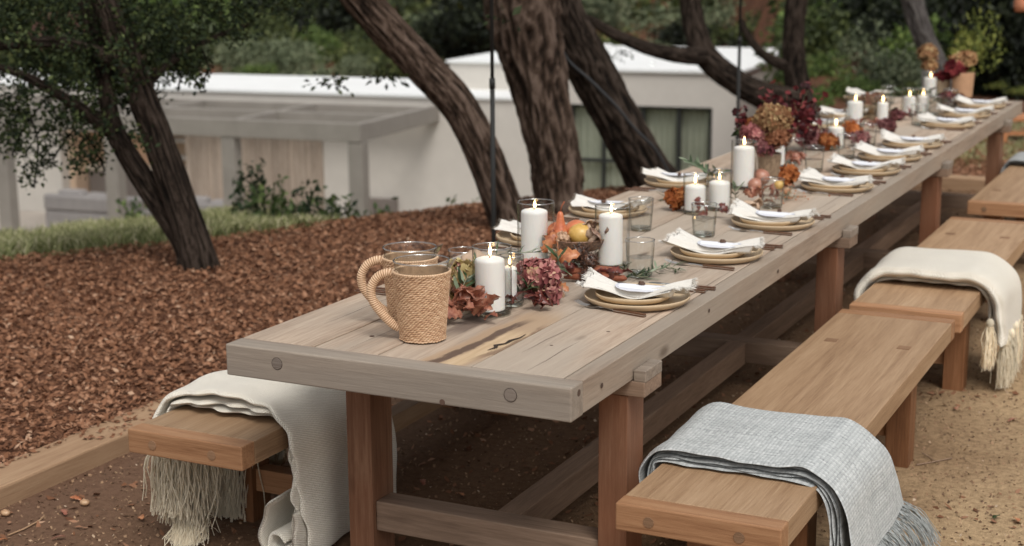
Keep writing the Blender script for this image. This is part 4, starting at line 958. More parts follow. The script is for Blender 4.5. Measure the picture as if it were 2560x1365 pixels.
def setting(cx, cy, i, side, napvar, npod=True):
    left = side == 'left'; rz = PI if left else 0
    w_ = f'{ORD[i]} {side}-hand place setting'
    if left and i == 5: w_ = 'farthest left-hand place setting'
    def P(dx, dy): c = -1 if left else 1; return (cx+c*dx, cy+c*dy)
    rr = random.Random(i*7+(50 if left else 0)); j = rr.uniform(-.06, .06)
    o = link('dinner_plate', ME_DIN, M_PLATE); o.location = (cx, cy, ZT); o.rotation_euler = (0, 0, rr.random()*6); tag(o, f'large tan stoneware dinner plate at the {w_}', 'plate', 'tan dinner plates')
    ox, oy = P(-.012, .002)
    o = link('side_plate', ME_SM, M_PLATE); o.location = (ox, oy, ZT+.0095); tag(o, f'smaller tan plate stacked on the dinner plate, {w_}', 'plate', 'smaller tan plates')
    nme, fme = NAPS[napvar % 4]
    o = link('napkin', nme, M_NAPKIN); ox, oy = P(-.005, 0); o.location = (ox, oy, ZT+.0075); o.rotation_euler = (0, 0, rz+j-.03); tag(o, f'folded white linen napkin with frayed ends at the {w_}', 'napkin', 'white frayed napkins'); link('fringe', fme, M_NAPKIN, o, 'stuff')
    o = link('menu_card', ME_CARD, M_CARD); ox, oy = P(.01, -.004); o.location = (ox, oy, ZT+.0345+.006); o.rotation_euler = (.05, 0, rz+j+.08); tag(o, f'rounded white card with grey border on the napkin, {w_}', 'card', 'white place cards'); link('border', ME_CARDB, M_CARDB, o)
    if npod:
        o = link('seed_pod', ME_NUT, M_NUT); ox, oy = P(rr.uniform(-.01, .03), rr.uniform(.015, .03)); o.location = (ox, oy, ZT+.052); o.rotation_euler = (0, 0, rr.random()*6); tag(o, f'small dark seed pod resting on the card, {w_}', 'seed pod', 'seed pods on the cards')
        sp = MB().tube([(0, 0, -.004), (.006, .004, .0), (.014, .006, -.002)], .0009, 5).build('stem', M_NUT, o)
    x, y = P(-.045, -.137) if i == 0 and not left else P(-.01-.02*rr.random(), -.178+.01*rr.random()); cutlery('fork', x, y, rz+(-.245 if i == 0 and not left else rr.uniform(-.14, -.03)), f'fork beside the {w_}')
    x, y = P(-.03+.01*rr.random(), -.165); 
    x, y = P(.005, .205); cutlery('knife', x, y, rz-.05, f'knife lying past the plate at the {w_}')
    x, y = P(.02, .245); cutlery('spoon', x, y, rz+.02, f'spoon outside the knife at the {w_}')
RY = [.915, 1.655, 2.326, 3.31, 3.857, 4.373, 4.924, 5.94, 6.53, 7.16]
for i, y in enumerate(RY): setting(.822, y, i, 'right', i)
LY = [.93, 1.675, 2.32, 3.16, 5.62, 6.2]
for i, y in enumerate(LY): setting(.147, y, i, 'left', i+1, npod=i > 0)

# ------------------------------------------------------------------ glassware and candles
def cyl_glass(name, label, cat, x, y, r, h, group=None, taper=1.0, base=.012, water=0, wlabel=None, z=ZT):
    t = thing(name, label, cat, (x, y, z), 0, group)
    wt = .0022; rb = r*taper
    MB().lathe([(0, .0015), (rb*.9, .0006), (rb-.001, .003), (rb, base)], 40).build('base', M_GLASSB, t, smooth=True)
    MB().lathe([(0, base), (rb-wt-.003, base), (rb-wt, base+.003)], 40).build('floor', M_GLASS, t, smooth=True)
    MB().lathe([(rb+(r-rb)*q, base+(h-base)*q) for q in np.linspace(0, 1, 9)], 64).build('wall', M_GLASS, t, smooth=True)
    MB().lathe([(r-wt*.5+math.cos(a)*.0018, h+math.sin(a)*.0018) for a in np.linspace(0, 2*PI, 9)], 40).build('rim', M_RIM, t, smooth=True)
    if water:
        o = MB().lathe([(0, base+.001), (rb-wt-.001, base+.001), (rb-wt+(r-rb)*water/h-.0006, water), (0, water)], 40).build('water', M_WATER, None, smooth=False, loc=(x, y, z)); tag(o, wlabel or f'clear water filling the {label}'[:200], 'water', 'water in the tumblers')
    return t
CAND_G = 'white pillar candles'
def candle(x, y, r, h, label, z=ZT+.013, lit=True, lean=0):
    t = thing('pillar_candle', label, 'candle', (x, y, z), 0, CAND_G)
    MB().lathe([(0, 0), (r*.97, 0), (r, .002), (r, .004), (r, .03), (r, h*.5), (r, h-.014), (r, h-.009), (r*.985, h-.005), (r*.94, h-.002), (r*.80, h+.001), (r*.45, h+.004), (r*.2, h+.002), (0, h-.001)], 44).build('wax', M_WAX, t, smooth=True)
    MB().tube([(0, 0, h-.002), (.0005, 0, h+.009), (.002, 0, h+.013)], .0012, 6).build('wick', M_WICK, t)
    if lit:
        fs = .8+.45*((x*37+y*91) % 1); lean = .004*math.sin(y*53)
        MB().lathe([(0, h+.008), (.0032, h+.008+.003*fs), (.0047, h+.008+.008*fs), (.0040, h+.008+.016*fs), (.0018, h+.008+.025*fs), (0, h+.008+.033*fs)], 12, (.001+lean*.3, 0, 0)).build('flame', M_FLAME, t, smooth=True)
    return t
def pair(u, v, rv, hv, rc, hc, lab, x=None, y=None, dc=(0, 0)):
    p = on(u, v) if x is None else (x, y)
    cyl_glass('hurricane_glass', 'tall clear cylinder holding '+lab, 'candle glass', p[0], p[1], rv, hv, 'clear glass candle cylinders')
    candle(p[0]+dc[0], p[1]+dc[1], rc, hc, lab)
pair(1231, 783, .0567, .197, .0430, .150, 'the thick white pillar candle nearest the woven pitchers', dc=(-.004, -.006))
pair(1280, 762, .0355, .150, .0225, .100, 'the slim short candle just behind the nearest pillar', dc=(-.008, .0))
pair(1340, 655, .0625, .205, .0445, .165, 'the tall pillar candle left of the fruit bowl', dc=(-.004, -.004))
pair(1530, 668, .0575, .205, .0395, .165, 'the tall pillar candle right of the fruit bowl', dc=(-.004, -.004))
pair(1737, 532, .0480, .155, .0410, .098, 'the left one of two short candles before the olive sprig')
pair(1797, 523, .0500, .158, .0425, .100, 'the right one of two short candles before the olive sprig')
pair(1858, 470, .0560, .208, .0450, .170, 'the tall candle left of the hydrangea vase')
pair(1945, 418, .0400, .150, .0300, .110, 'the candle half hidden behind the hydrangea vase')
pair(2088, 370, .0500, .150, .0405, .098, 'the mid-table candle standing alone before the long row of plates')
pair(2136, 316, .0570, .190, .0450, .135, 'the tall candle left of the far footed bowl')
pair(2205, 312, .0480, .170, .0320, .120, 'the slim candle right of the far footed bowl')
pair(2272, 287, .0500, .165, .0385, .102, 'the left one of two short candles near the far end')
pair(2306, 284, .0480, .160, .0370, .102, 'the right one of two short candles near the far end')
pair(2324, 241, .0520, .175, .0460, .120, 'the farthest tall candle by the clay pots')
TUMG = 'clear glass tumblers'
def tumbler(x, y, where, water=.062, r=.0475, h=.118):
    lab = 'clear glass tumbler '+where
    cyl_glass('tumbler', lab, 'glass', x, y, r, h, TUMG, .86, .011, water, 'water in the tumbler '+where)
tumbler(.695, 1.262, 'with olive leaves seen through it, right of the nearest plate')
tumbler(.399, 2.033, 'behind the right candle cylinder by the fruit bowl', .058)
tumbler(.654, 2.013, 'in front of the two short candles', .066)
tumbler(.705, 2.714, 'beside the walnuts before the third right plate', .05)
tumbler(.178, 1.03, 'on the left side behind the two woven pitchers', 0, .050, .085)
tumbler(.591, 3.79, 'left of the fourth right plate', .06); tumbler(.422, 4.05, 'right behind the hydrangea vase', .06); tumbler(.328, 4.74, 'in front of the dark red leaves', .075, .05, .13)
tumbler(.61, 4.34, 'left of the fifth right plate', .05); tumbler(.60, 4.85, 'left of the sixth right plate', .05); tumbler(.64, 6.0, 'left of the eighth right plate', .05); tumbler(.25, 5.3, 'before the far tall candle', .06)
tumbler(.62, 6.6, 'left of the ninth right plate', .05); tumbler(.63, 7.1, 'before the farthest right plate', .05); tumbler(.20, 7.2, 'near the far left corner of the table', .05)
# olive leaf sprigs inside the near tumbler are the sprig behind it

# ------------------------------------------------------------------ woven pitchers
def weave_mat(name):
    m, nt, n, b = newmat(name); a = n.new('ShaderNodeAttribute'); a.attribute_name = 'tint'; tc = n.new('ShaderNodeTexCoord')
    nz = noise_n(nt, tc.outputs['Object'], 90, 3, .6); f = math_n(nt, 'ADD', math_n(nt, 'MULTIPLY', a.outputs['Fac'], .8), math_n(nt, 'MULTIPLY', math_n(nt, 'SUBTRACT', nz, .4), .5))
    L(nt, ramp(nt, f, [(0, (.16, .068, .032)), (.38, (.48, .28, .155)), (.7, (.70, .49, .315)), (1, (.88, .71, .53))]), b.inputs['Base Color']); b.inputs['Roughness'].default_value = .6; return m
M_WEAVE = weave_mat('seagrass_weave')
def pitcher(x, y, rz, label, sleeve=True, sleeve_h=.186):
    t = thing('woven_pitcher', label, 'pitcher', (x, y, ZT), rz, 'glass pitchers in woven sleeves')
    r0, r1, h = .0595, .0765, .216; rad = lambda z: r0+(r1-r0)*(z/.19)
    MB().lathe([(0, .004), (r0-.008, .004), (r0-.004, .01), (rad(.10)-.005, .10), (rad(.19)-.005, .19), (rad(.20)-.005, .20), (rad(.216)-.004, .216)], 48).build('glass', M_GLASS, t, smooth=True)
    MB().lathe([(rad(.216)-.0042+math.cos(a)*.0022, .216+math.sin(a)*.0022) for a in np.linspace(0, 2*PI, 9)], 48).build('rim', M_RIM, t, smooth=True)
    sp = MB(); rr_ = rad(.216)-.004
    sp.add([(rr_*math.cos(-.22), rr_*math.sin(-.22), .216), (rr_+.020, 0, .222), (rr_*math.cos(.22), rr_*math.sin(.22), .216), (rr_-.003, 0, .185)], [(0, 1, 3), (1, 2, 3)]); sp.build('spout', M_GLASS, t, smooth=True)
    # woven sleeve: rows of flattened strands going over and under upright stakes
    rows, st = 38, 76; nu = st*4; nvv = rows*5; V = []; T = []; F = []; g_ = np.random.default_rng(4); rt = g_.random(rows+1)*.35
    for i in range(nvv+1):
        z = .0015+(sleeve_h-.0015)*i/nvv; ri = min(rows-1, int(i/5)); fz = (i/5) % 1
        for j in range(nu):
            a = 2*PI*j/nu+.02*math.sin(z*40); ph = a*st/2+ri*PI; ov = math.cos(ph)
            k = .0011*ov+.0019*math.sin(PI*fz)**.7
            zz = z+.0013*math.sin(a*9+ri)*.6+.0008*math.sin(ph); 
            rr2 = rad(z)+k+(.0015 if ri in (0, rows-1) else 0)
            V.append((rr2*math.cos(a), rr2*math.sin(a), zz)); T.append(np.clip(.10+.55*math.sin(PI*fz)**.8+.05*ov+rt[ri]*.5-.05+.32*(((int(a/(2*PI)*st/2+(ri % 2)*.5)*7919+ri*104729) % 97)/97-.5), 0, 1))
    for i in range(nvv):
        for j in range(nu): F.append((i*nu+j, i*nu+(j+1) % nu, (i+1)*nu+(j+1) % nu, (i+1)*nu+j))
    npmesh('sleeve', np.array(V), np.array(F), M_WEAVE, t, tint=np.array(T), smooth=True)
    V = []; T = []; F = []  # inner face and bottom
    MB().lathe([(0, .001), (r0-.002, .001), (rad(sleeve_h)-.0015, sleeve_h)], 48).build('sleeve_lining', plain('woven_lining', (.38, .24, .14), .8, .2, 80), t, smooth=True)
    # braided top edge
    V = []; T = []; F = []; N = 220; cs = 8
    for i in range(N):
        a = 2*PI*i/N; kk = abs(math.sin(a*st/2))
        for j in range(cs):
            q = 2*PI*j/cs; V.append(((rad(sleeve_h)+.001+.0032*math.cos(q)*(.7+.5*kk))*math.cos(a), (rad(sleeve_h)+.001+.0032*math.cos(q)*(.7+.5*kk))*math.sin(a), sleeve_h+.002*kk+.0032*math.sin(q))); T.append(.35+.5*kk)
    for i in range(N):
        for j in range(cs): F.append((i*cs+j, ((i+1) % N)*cs+j, ((i+1) % N)*cs+(j+1) % cs, i*cs+(j+1) % cs))
    npmesh('braided_edge', np.array(V), np.array(F), M_WEAVE, t, tint=np.array(T), smooth=True)
    # wrapped handle on the -x side
    P = catmull([(-.066, 0, .172), (-.088, 0, .182), (-.118, 0, .170), (-.136, 0, .140), (-.132, 0, .105), (-.110, 0, .072), (-.083, 0, .043), (-.062, 0, .030)], 44)
    V = []; T = []; F = []; cs = 14; k = len(P); s_ = np.r_[0, np.cumsum(np.linalg.norm(np.diff(P, axis=0), axis=1))]
    for i in range(k):
        t_ = P[min(i+1, k-1)]-P[max(i-1, 0)]; t_ /= np.linalg.norm(t_); a_ = np.array([0, 1., 0]); b_ = np.cross(t_, a_); w1 = 0
        for j in range(cs):
            q = 2*PI*j/cs; w2 = (s_[i]/.0058+q/(2*PI)) % 1; r_ = .0108+.0020*math.sin(PI*w2); p = P[i]+a_*math.cos(q)*r_+b_*math.sin(q)*r_; V.append(p); T.append(.02+.9*math.sin(PI*w2))
    for i in range(k-1):
        for j in range(cs): F.append((i*cs+j, i*cs+(j+1) % cs, (i+1)*cs+(j+1) % cs, (i+1)*cs+j))
    npmesh('handle', np.array(V), np.array(F), M_WEAVE, t, tint=np.array(T), smooth=True)
    return t
p = on(1057, 846); pitcher(p[0], p[1], R(26), 'nearest clear glass pitcher in a tightly woven cane sleeve at the table corner')
p = on(1028, 805); pitcher(p[0]-.0, p[1]+.0, R(34), 'second woven-sleeved glass pitcher, half hidden behind the nearest one')

# ------------------------------------------------------------------ footed bowl with fruit
def speckled(name, c0, c1, c2, sc_=120):
    m, nt, n, b = newmat(name); tc = n.new('ShaderNodeTexCoord'); v = tc.outputs['Object']
    L(nt, ramp(nt, noise_n(nt, v, sc_, 6, .75), [(.36, c0), (.48, c1), (.62, c2)]), b.inputs['Base Color']); b.inputs['Roughness'].default_value = .35; return m
p = on(1441, 663); BX, BY = p[0], p[1]
fb = thing('footed_bowl', 'speckled brown stoneware bowl on a grey green foot holding fruit', 'bowl', (BX, BY, ZT))
MB().lathe([(.035, .052), (.07, .056), (.098, .072), (.112, .096), (.113, .100), (.109, .099), (.095, .078), (.065, .064), (0, .060)], 64).build('bowl', speckled('speckled_brown_glaze', (.045, .025, .016), (.15, .085, .055), (.34, .19, .12)), fb, smooth=True)
MB().lathe([(0, .0), (.058, .0), (.062, .008), (.058, .02), (.046, .036), (.040, .046), (.044, .0525)], 48).build('foot', speckled('sage_glaze', (.16, .18, .14), (.26, .28, .22), (.34, .34, .27), 60), fb, smooth=True)
def fruit(kind, u, v, z, r, mat, label, seed=0, sq=(1, 1, 1), d=None):
    p = on(u, v, z); o = lump(28, r, seed, *sq, .05, 1.6).build(kind, mat, None, smooth=True, loc=tuple(p)); tag(o, label, kind); return o
M_PEAR = speckled('blushed_pear_skin', (.36, .085, .035), (.50, .13, .05), (.58, .20, .08), 40); M_YEL = speckled('yellow_pear_skin', (.50, .30, .07), (.62, .38, .10), (.66, .44, .15), 26)
M_PEACH = speckled('coral_fruit_skin', (.50, .14, .06), (.60, .20, .09), (.66, .27, .12), 18)
M_WALN = speckled('walnut_shell', (.20, .10, .05), (.42, .25, .15), (.56, .37, .24), 70)
def pear(x, y, z, r, hh, label, mat, tilt=0):
    t = thing('pear', label, 'pear', (x, y, z)); t.rotation_euler = (tilt, tilt*.4, 0)
    MB().lathe([(0, -r), (r*.6, -r*.9), (r*.98, -r*.3), (r, .0), (r*.86, r*.5), (r*.58, r*1.0), (r*.40, hh*.62), (r*.33, hh*.82), (r*.22, hh*.95), (0, hh)], 28).build('flesh', mat, t, smooth=True)
    MB().tube([(0, 0, hh-.004), (.004, 0, hh+.014), (.014, .002, hh+.032)], [.0022, .0017, .0022], 6).build('stem', plain('pear_stem', (.30, .08, .03), .7), t, smooth=True)
pear(BX-.050, BY-.020, ZT+.098, .034, .085, 'upright orange red pear with curved stem in the footed bowl', M_PEAR)
pear(BX-.085, BY+.03, ZT+.10, .036, .055, 'reddish pear lying at the left rim of the bowl, behind glass', M_PEACH, 1.2)
o = lump(28, .045, 3, 1, 1, .88, .04, 1.5).build('persimmon', M_PEACH, None, smooth=True, loc=(BX-.018, BY+.045, ZT+.105)); tag(o, 'round coral orange fruit behind the upright pear', 'fruit')
o = lump(28, .042, 5, 1.05, 1, .92, .05, 1.5).build('yellow_pear', M_YEL, None, smooth=True, loc=(BX+.020, BY-.010, ZT+.106)); tag(o, 'smooth golden yellow fruit in the middle of the bowl', 'fruit')
def walnut(x, y, z, label, s=1, seed=1):
    me = lump(40, .0195*s, seed, 1.12, .95, .95, .42, 5.5).mesh('walnut', True); o = link('walnut', me, M_WALN); o.location = (x, y, z); tag(o, label, 'walnut', 'walnuts in the bowl'); return o
walnut(BX-.024, BY-.062, ZT+.100, 'walnut in front of the upright pear, highest of three in the bowl', 1.12, 1); walnut(BX-.038, BY-.080, ZT+.086, 'low walnut at the near rim of the bowl', .8, 2); walnut(BX-.066, BY-.068, ZT+.089, 'walnut at the left near rim of the bowl', .75, 3)
M_MUSH = speckled('brown_mushroom_skin', (.11, .055, .035), (.22, .125, .085), (.36, .23, .16), 50); M_MUSHP = plain('pale_mushroom_flesh', (.48, .34, .24), .8, .15, 40)
def mushroom(x, y, z, r, label, rot, seed=0, group='mushrooms in the bowl', pale=False):
    t = thing('mushroom', label, 'mushroom', (x, y, z), 0, group); t.rotation_euler = rot
    V = []; F = []; nr, na = 7, 26
    for i in range(nr+1):
        q = i/nr
        for j in range(na):
            a = 2*PI*j/na; wv = 1+.16*math.sin(a*3+seed)*q+.07*math.sin(a*7+seed)*q; V.append((q*r*wv*math.cos(a), q*r*wv*math.sin(a), r*(.5*(1-q*q)-.10*math.sin(a*4+seed)*q*q)))
    for i in range(nr):
        for j in range(na): F.append((i*na+j, (i+1)*na+j, (i+1)*na+(j+1) % na, i*na+(j+1) % na))
    o = MB().add(V, F).build('cap', M_MUSHP if pale else M_MUSH, t, smooth=True); s = o.modifiers.new('thick', 'SOLIDIFY'); s.thickness = .004
    MB().tube([(0, 0, r*.4), (r*.05, 0, -r*.3), (r*.15, 0, -r*1.0)], [r*.35, r*.28, r*.32], 10).build('stem', M_MUSHP, t, smooth=True)
for i, (dx, dy, dz, r, rot, lab, pl) in enumerate([(.060, .03, .130, .026, (.5, .3, 0), 'brown mushroom cap at the back right of the bowl', False), (.045, -.005, .140, .022, (-.9, .4, 1), 'pale mushroom stem-up on top of the golden fruit', True), (.078, .0, .135, .024, (.4, 1.2, 2), 'upper brown mushroom above the bowl rim', False),
     (.062, -.035, .115, .018, (1.8, .2, 0), 'small pale mushroom wedged by the golden fruit', True), (.085, -.035, .112, .030, (-.2, .9, .4), 'broad brown mushroom leaning on the right rim', False), (.118, -.005, .135, .026, (.2, 1.7, .2), 'frilled dark mushroom sticking out past the right rim', False)]):
    mushroom(BX+dx, BY+dy, ZT+dz, r, lab, rot, i, pale=pl)
p = on(1508, 660); mushroom(p[0], p[1]-.02, ZT+.03, .022, 'upturned pale mushroom on the table beside the right candle', (1.9, .3, .5), 3, 'mushrooms on the table', True); mushroom(p[0]+.04, p[1]-.03, ZT+.014, .028, 'flat grey brown mushroom by the foot of the right candle', (2.6, .2, 1), 5, 'mushrooms on the table')

# ------------------------------------------------------------------ flowers, leaves and the rest of the runner
def bloom(name, center, r, n, stops, mname, parent, seed, size=.020, sq=(1, 1, 1), petals=4, lump_=0):
    g = np.random.default_rng(seed); m = tinted(mname, stops, .75, .2, spec=.1); V = []; T = []; F = []
    for k in range(n):
        d = g.normal(size=3); d /= np.linalg.norm(d); d[2] = abs(d[2]) if g.random() < .6 else d[2]; c = np.array(center)+d*r*np.array(sq)*g.uniform(.72, 1.06)
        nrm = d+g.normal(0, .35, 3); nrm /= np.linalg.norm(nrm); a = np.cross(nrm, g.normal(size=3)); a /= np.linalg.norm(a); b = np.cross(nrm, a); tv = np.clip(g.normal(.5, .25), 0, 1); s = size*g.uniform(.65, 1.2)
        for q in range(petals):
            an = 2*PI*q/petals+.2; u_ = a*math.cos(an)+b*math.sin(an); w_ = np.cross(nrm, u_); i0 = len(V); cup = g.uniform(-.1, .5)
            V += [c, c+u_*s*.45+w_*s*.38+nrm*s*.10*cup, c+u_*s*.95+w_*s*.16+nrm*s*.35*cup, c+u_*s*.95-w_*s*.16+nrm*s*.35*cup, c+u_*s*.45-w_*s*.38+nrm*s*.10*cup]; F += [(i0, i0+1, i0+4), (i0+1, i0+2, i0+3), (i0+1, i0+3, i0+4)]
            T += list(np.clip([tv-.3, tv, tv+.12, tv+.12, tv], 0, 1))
    return npmesh(name, np.array(V), np.array(F), m, parent, tint=np.array(T))
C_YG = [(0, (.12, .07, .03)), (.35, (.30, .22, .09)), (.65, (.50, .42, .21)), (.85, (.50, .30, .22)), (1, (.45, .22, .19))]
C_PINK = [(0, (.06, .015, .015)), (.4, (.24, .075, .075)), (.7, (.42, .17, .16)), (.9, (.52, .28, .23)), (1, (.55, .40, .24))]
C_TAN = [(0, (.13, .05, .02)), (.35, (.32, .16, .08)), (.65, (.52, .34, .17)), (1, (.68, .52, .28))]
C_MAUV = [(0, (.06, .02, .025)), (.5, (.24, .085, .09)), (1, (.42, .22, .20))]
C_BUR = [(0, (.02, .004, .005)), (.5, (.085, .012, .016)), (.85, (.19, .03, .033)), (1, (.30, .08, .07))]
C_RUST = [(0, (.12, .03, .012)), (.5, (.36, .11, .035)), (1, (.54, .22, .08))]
def lobed_leaf(mb, c, L_, rot, curl=.3, w_=.55):
    pts = []; n = 9; prof = [0, .35, .22, .5, .30, .55, .28, .32, 0]; c = np.array(c); Rm = np.array(rot.to_matrix())
    V = [];
    for i in range(n):
        t = i/(n-1); x = t*L_; z = curl*L_*math.sin(t*2.4)*.5; wv = prof[i]*w_*L_
        V += [c+Rm@np.array([x, wv, z+wv*.5*curl]), c+Rm@np.array([x, 0, z-.0]), c+Rm@np.array([x, -wv, z+wv*.5*curl])]
    F = []
    for i in range(n-1): F += [(3*i, 3*i+3, 3*i+4, 3*i+1), (3*i+1, 3*i+4, 3*i+5, 3*i+2)]
    mb.add(V, F)
from mathutils import Euler
def leaves_pile(name_label, x, y, items, mat, cat='dried leaves', nm='dried_leaves', z=ZT):
    t = thing(nm, name_label, cat, (x, y, z))
    for (dx, dy, dz, L_, rx, ry, rz, curl) in items:
        mb = MB(); lobed_leaf(mb, (dx, dy, dz), L_, Euler((rx, ry, rz)), curl); o = mb.build('leaf', mat, t, smooth=True); s = o.modifiers.new('thick', 'SOLIDIFY'); s.thickness = .0009
    return t
M_RUSTL = speckled('rust_red_dry_leaf', (.14, .04, .025), (.32, .12, .075), (.46, .23, .15), 40); M_ORL = speckled('orange_dry_leaf', (.25, .07, .03), (.42, .15, .06), (.52, .23, .10), 45); M_DRED = speckled('dark_red_leaf', (.05, .012, .01), (.13, .03, .022), (.20, .055, .035), 40)
# near cluster left of the first candle
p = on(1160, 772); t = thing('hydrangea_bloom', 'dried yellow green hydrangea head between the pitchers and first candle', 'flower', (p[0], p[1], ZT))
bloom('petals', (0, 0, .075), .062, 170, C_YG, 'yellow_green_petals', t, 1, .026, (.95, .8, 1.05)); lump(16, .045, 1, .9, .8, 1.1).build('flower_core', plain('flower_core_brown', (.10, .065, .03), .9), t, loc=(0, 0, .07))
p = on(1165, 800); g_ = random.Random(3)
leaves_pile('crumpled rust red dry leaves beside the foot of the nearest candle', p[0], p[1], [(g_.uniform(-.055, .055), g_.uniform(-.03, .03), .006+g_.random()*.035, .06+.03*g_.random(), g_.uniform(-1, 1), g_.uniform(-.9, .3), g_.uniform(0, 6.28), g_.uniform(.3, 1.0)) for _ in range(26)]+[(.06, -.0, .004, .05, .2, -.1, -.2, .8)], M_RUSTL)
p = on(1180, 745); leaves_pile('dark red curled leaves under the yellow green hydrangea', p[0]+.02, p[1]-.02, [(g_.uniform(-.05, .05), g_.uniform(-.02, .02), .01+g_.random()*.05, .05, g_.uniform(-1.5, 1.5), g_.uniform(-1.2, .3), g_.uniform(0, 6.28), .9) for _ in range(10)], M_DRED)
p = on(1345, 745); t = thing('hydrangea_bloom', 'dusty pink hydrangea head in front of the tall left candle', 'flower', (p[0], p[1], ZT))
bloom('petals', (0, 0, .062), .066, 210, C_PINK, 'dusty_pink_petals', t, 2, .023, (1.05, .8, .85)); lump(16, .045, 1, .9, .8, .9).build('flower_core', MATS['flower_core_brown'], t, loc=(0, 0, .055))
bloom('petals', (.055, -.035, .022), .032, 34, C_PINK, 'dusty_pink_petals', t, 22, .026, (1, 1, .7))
p = on(1400, 725); leaves_pile('orange brown oak leaves fanned over the pink hydrangea', p[0], p[1]-.03, [(-.02, 0, .10, .095, .9, -.15, .35, .25), (-.055, .02, .115, .075, 1.0, -.9, .8, .3), (.0, .0, .11, .07, 1.2, -.8, 2.2, .3), (-.03, .02, .09, .08, 1.4, -.4, -.5, .3), (.0, -.03, .03, .06, .6, .4, 0, .5), (-.02, -.04, .05, .06, .5, .5, -.6, .6)], M_ORL)
p = on(1330, 772); leaves_pile('dark red and brown leaves tucked under the dusty pink hydrangea', p[0], p[1], [(g_.uniform(-.07, .07), g_.uniform(-.02, .02), .004+g_.random()*.02, .05, g_.uniform(-.8, .8), g_.uniform(-.6, .3), g_.uniform(0, 6.28), .7) for _ in range(14)], M_DRED)
# spiky dark seed heads
M_SPIKE = speckled('dark_spiky_seed_head', (.012, .007, .005), (.045, .025, .018), (.20, .09, .05), 90)
p = on(1450, 695); t = thing('thistle_heads', 'pair of dark bristly dried seed heads in front of the footed bowl', 'dried flower', (p[0], p[1], ZT))
for q, (c_, r_) in enumerate([((-.005, .01, .075), .034), ((.035, -.012, .058), .033), ((.045, -.045, .022), .026)]):
    lump(18, r_*.8, q).build('core', M_SPIKE, t, loc=c_); g2 = np.random.default_rng(q+60); mb = MB()
    for k in range(420):
        d = g2.normal(size=3); d /= np.linalg.norm(d); b0 = np.array(c_)+d*r_*.72; b1 = np.array(c_)+d*r_*g2.uniform(1.0, 1.3)+g2.normal(0, .002, 3); s_ = np.cross(d, g2.normal(size=3)); s_ /= np.linalg.norm(s_); mb.add([b0-s_*.0016, b0+s_*.0016, b1], [(0, 1, 2)])
    mb.build('bristles', M_SPIKE, t, kind='stuff')
p = on(1500, 700); M_RW = wood('red_brown_root_wood', 'X', (.13, .035, .018), (.26, .085, .045), (.36, .14, .08), 2, .5, knots=False)
t = thing('wood_block', 'smooth red brown wooden piece tapering toward the right candle', 'wood piece', (p[0]-.01, p[1]+.00, ZT), R(10))
MB().tube([(-.11, 0, .016), (-.08, 0, .022), (0, .0, .030), (.055, 0, .030), (.068, 0, .026)], [.006, .018, .026, .022, .012], 20, flat=.62).build('upper_piece', M_RW, t, smooth=True)
MB().tube([(-.10, -.035, .010), (-.06, -.035, .014), (.03, -.03, .016), (.09, -.02, .014), (.10, -.02, .012)], [.006, .015, .018, .014, .006], 16, flat=.7).build('lower_piece', M_RW, t, smooth=True)
# squash behind the slim candle
o = lump(30, .048, 4, 1, 1, .85, .08, 1.5).build('gourd', speckled('dusty_pink_gourd', (.32, .15, .11), (.42, .22, .17), (.50, .30, .24), 20), None, smooth=True, loc=tuple(on(1325, 690, ZT+.045))); tag(o, 'dusty pink round gourd behind the slim short candle', 'gourd')
p = on(1162, 735); mushroom(p[0]+.01, p[1]+.05, ZT+.105, .040, 'large pale mushroom cap behind the yellow green hydrangea', (.3, .2, 0), 2, 'mushrooms on the table', True)
# olive sprigs
M_OLV = tinted('olive_leaf_green', [(0, (.018, .035, .014)), (.5, (.05, .085, .035)), (.8, (.13, .17, .10)), (1, (.30, .34, .24))], .45, .1)
def sprig(label, pts, n, L_, seed, mat=None, group=None, w_=.17, droop=0, z0=None):
    g = np.random.default_rng(seed); P = catmull(pts, 10); b0 = P[0].copy(); t = thing('olive_sprig', label, 'sprig', tuple(b0)); MB().tube(P-b0, list(np.linspace(.0022, .0010, len(P))), 6).build('twig', plain('olive_twig', (.20, .19, .12), .7), t, smooth=True)
    k = 0
    for i in range(n):
        q = (i//2+.5)/(n/2); c = P[min(len(P)-1, int(q*(len(P)-1)))]; tn = P[min(len(P)-1, int(q*(len(P)-1))+1)]-P[max(0, int(q*(len(P)-1))-1)]; tn = tn/(np.linalg.norm(tn)+1e-9)
        side = np.cross(tn, [0, 0, 1]); side /= np.linalg.norm(side)+1e-9; sg = 1 if i % 2 else -1; d = tn*.75+side*sg*g.uniform(.3, .9)+np.array([0, 0, g.uniform(-.25, .6)-droop]); d /= np.linalg.norm(d)
        nr = np.cross(d, side*sg)+g.normal(0, .3, 3); nr /= np.linalg.norm(nr); s_ = np.cross(d, nr); l = L_*g.uniform(.7, 1.15); V = []
        for a, wv in ((0, .02), (.2, .75), (.5, 1), (.8, .65), (1, .02)):
            cc = c-b0+d*l*a+nr*l*.10*math.sin(a*3); cc[2] = max(cc[2], .003-b0[2]+ZT); V += [cc+s_*l*w_*.5*wv, cc-nr*l*.012, cc-s_*l*w_*.5*wv]
        F = []
        for j in range(4): F += [(3*j, 3*j+3, 3*j+4), (3*j, 3*j+4, 3*j+1), (3*j+1, 3*j+4, 3*j+5), (3*j+1, 3*j+5, 3*j+2)]
        V = np.array(V); F = np.array(F); npmesh('leaf', V, F, mat or M_OLV, t, tint=np.full(len(V), g.random()), smooth=True); k += 1
    return t
def zp(u, v, z): return on(u, v, ZT+z)
sprig('long olive sprig arching from the left candle over the pink hydrangea', [zp(1175, 690, .10), zp(1235, 640, .115), zp(1300, 632, .115), zp(1370, 632, .11), zp(1420, 655, .07)], 18, .062, 1)
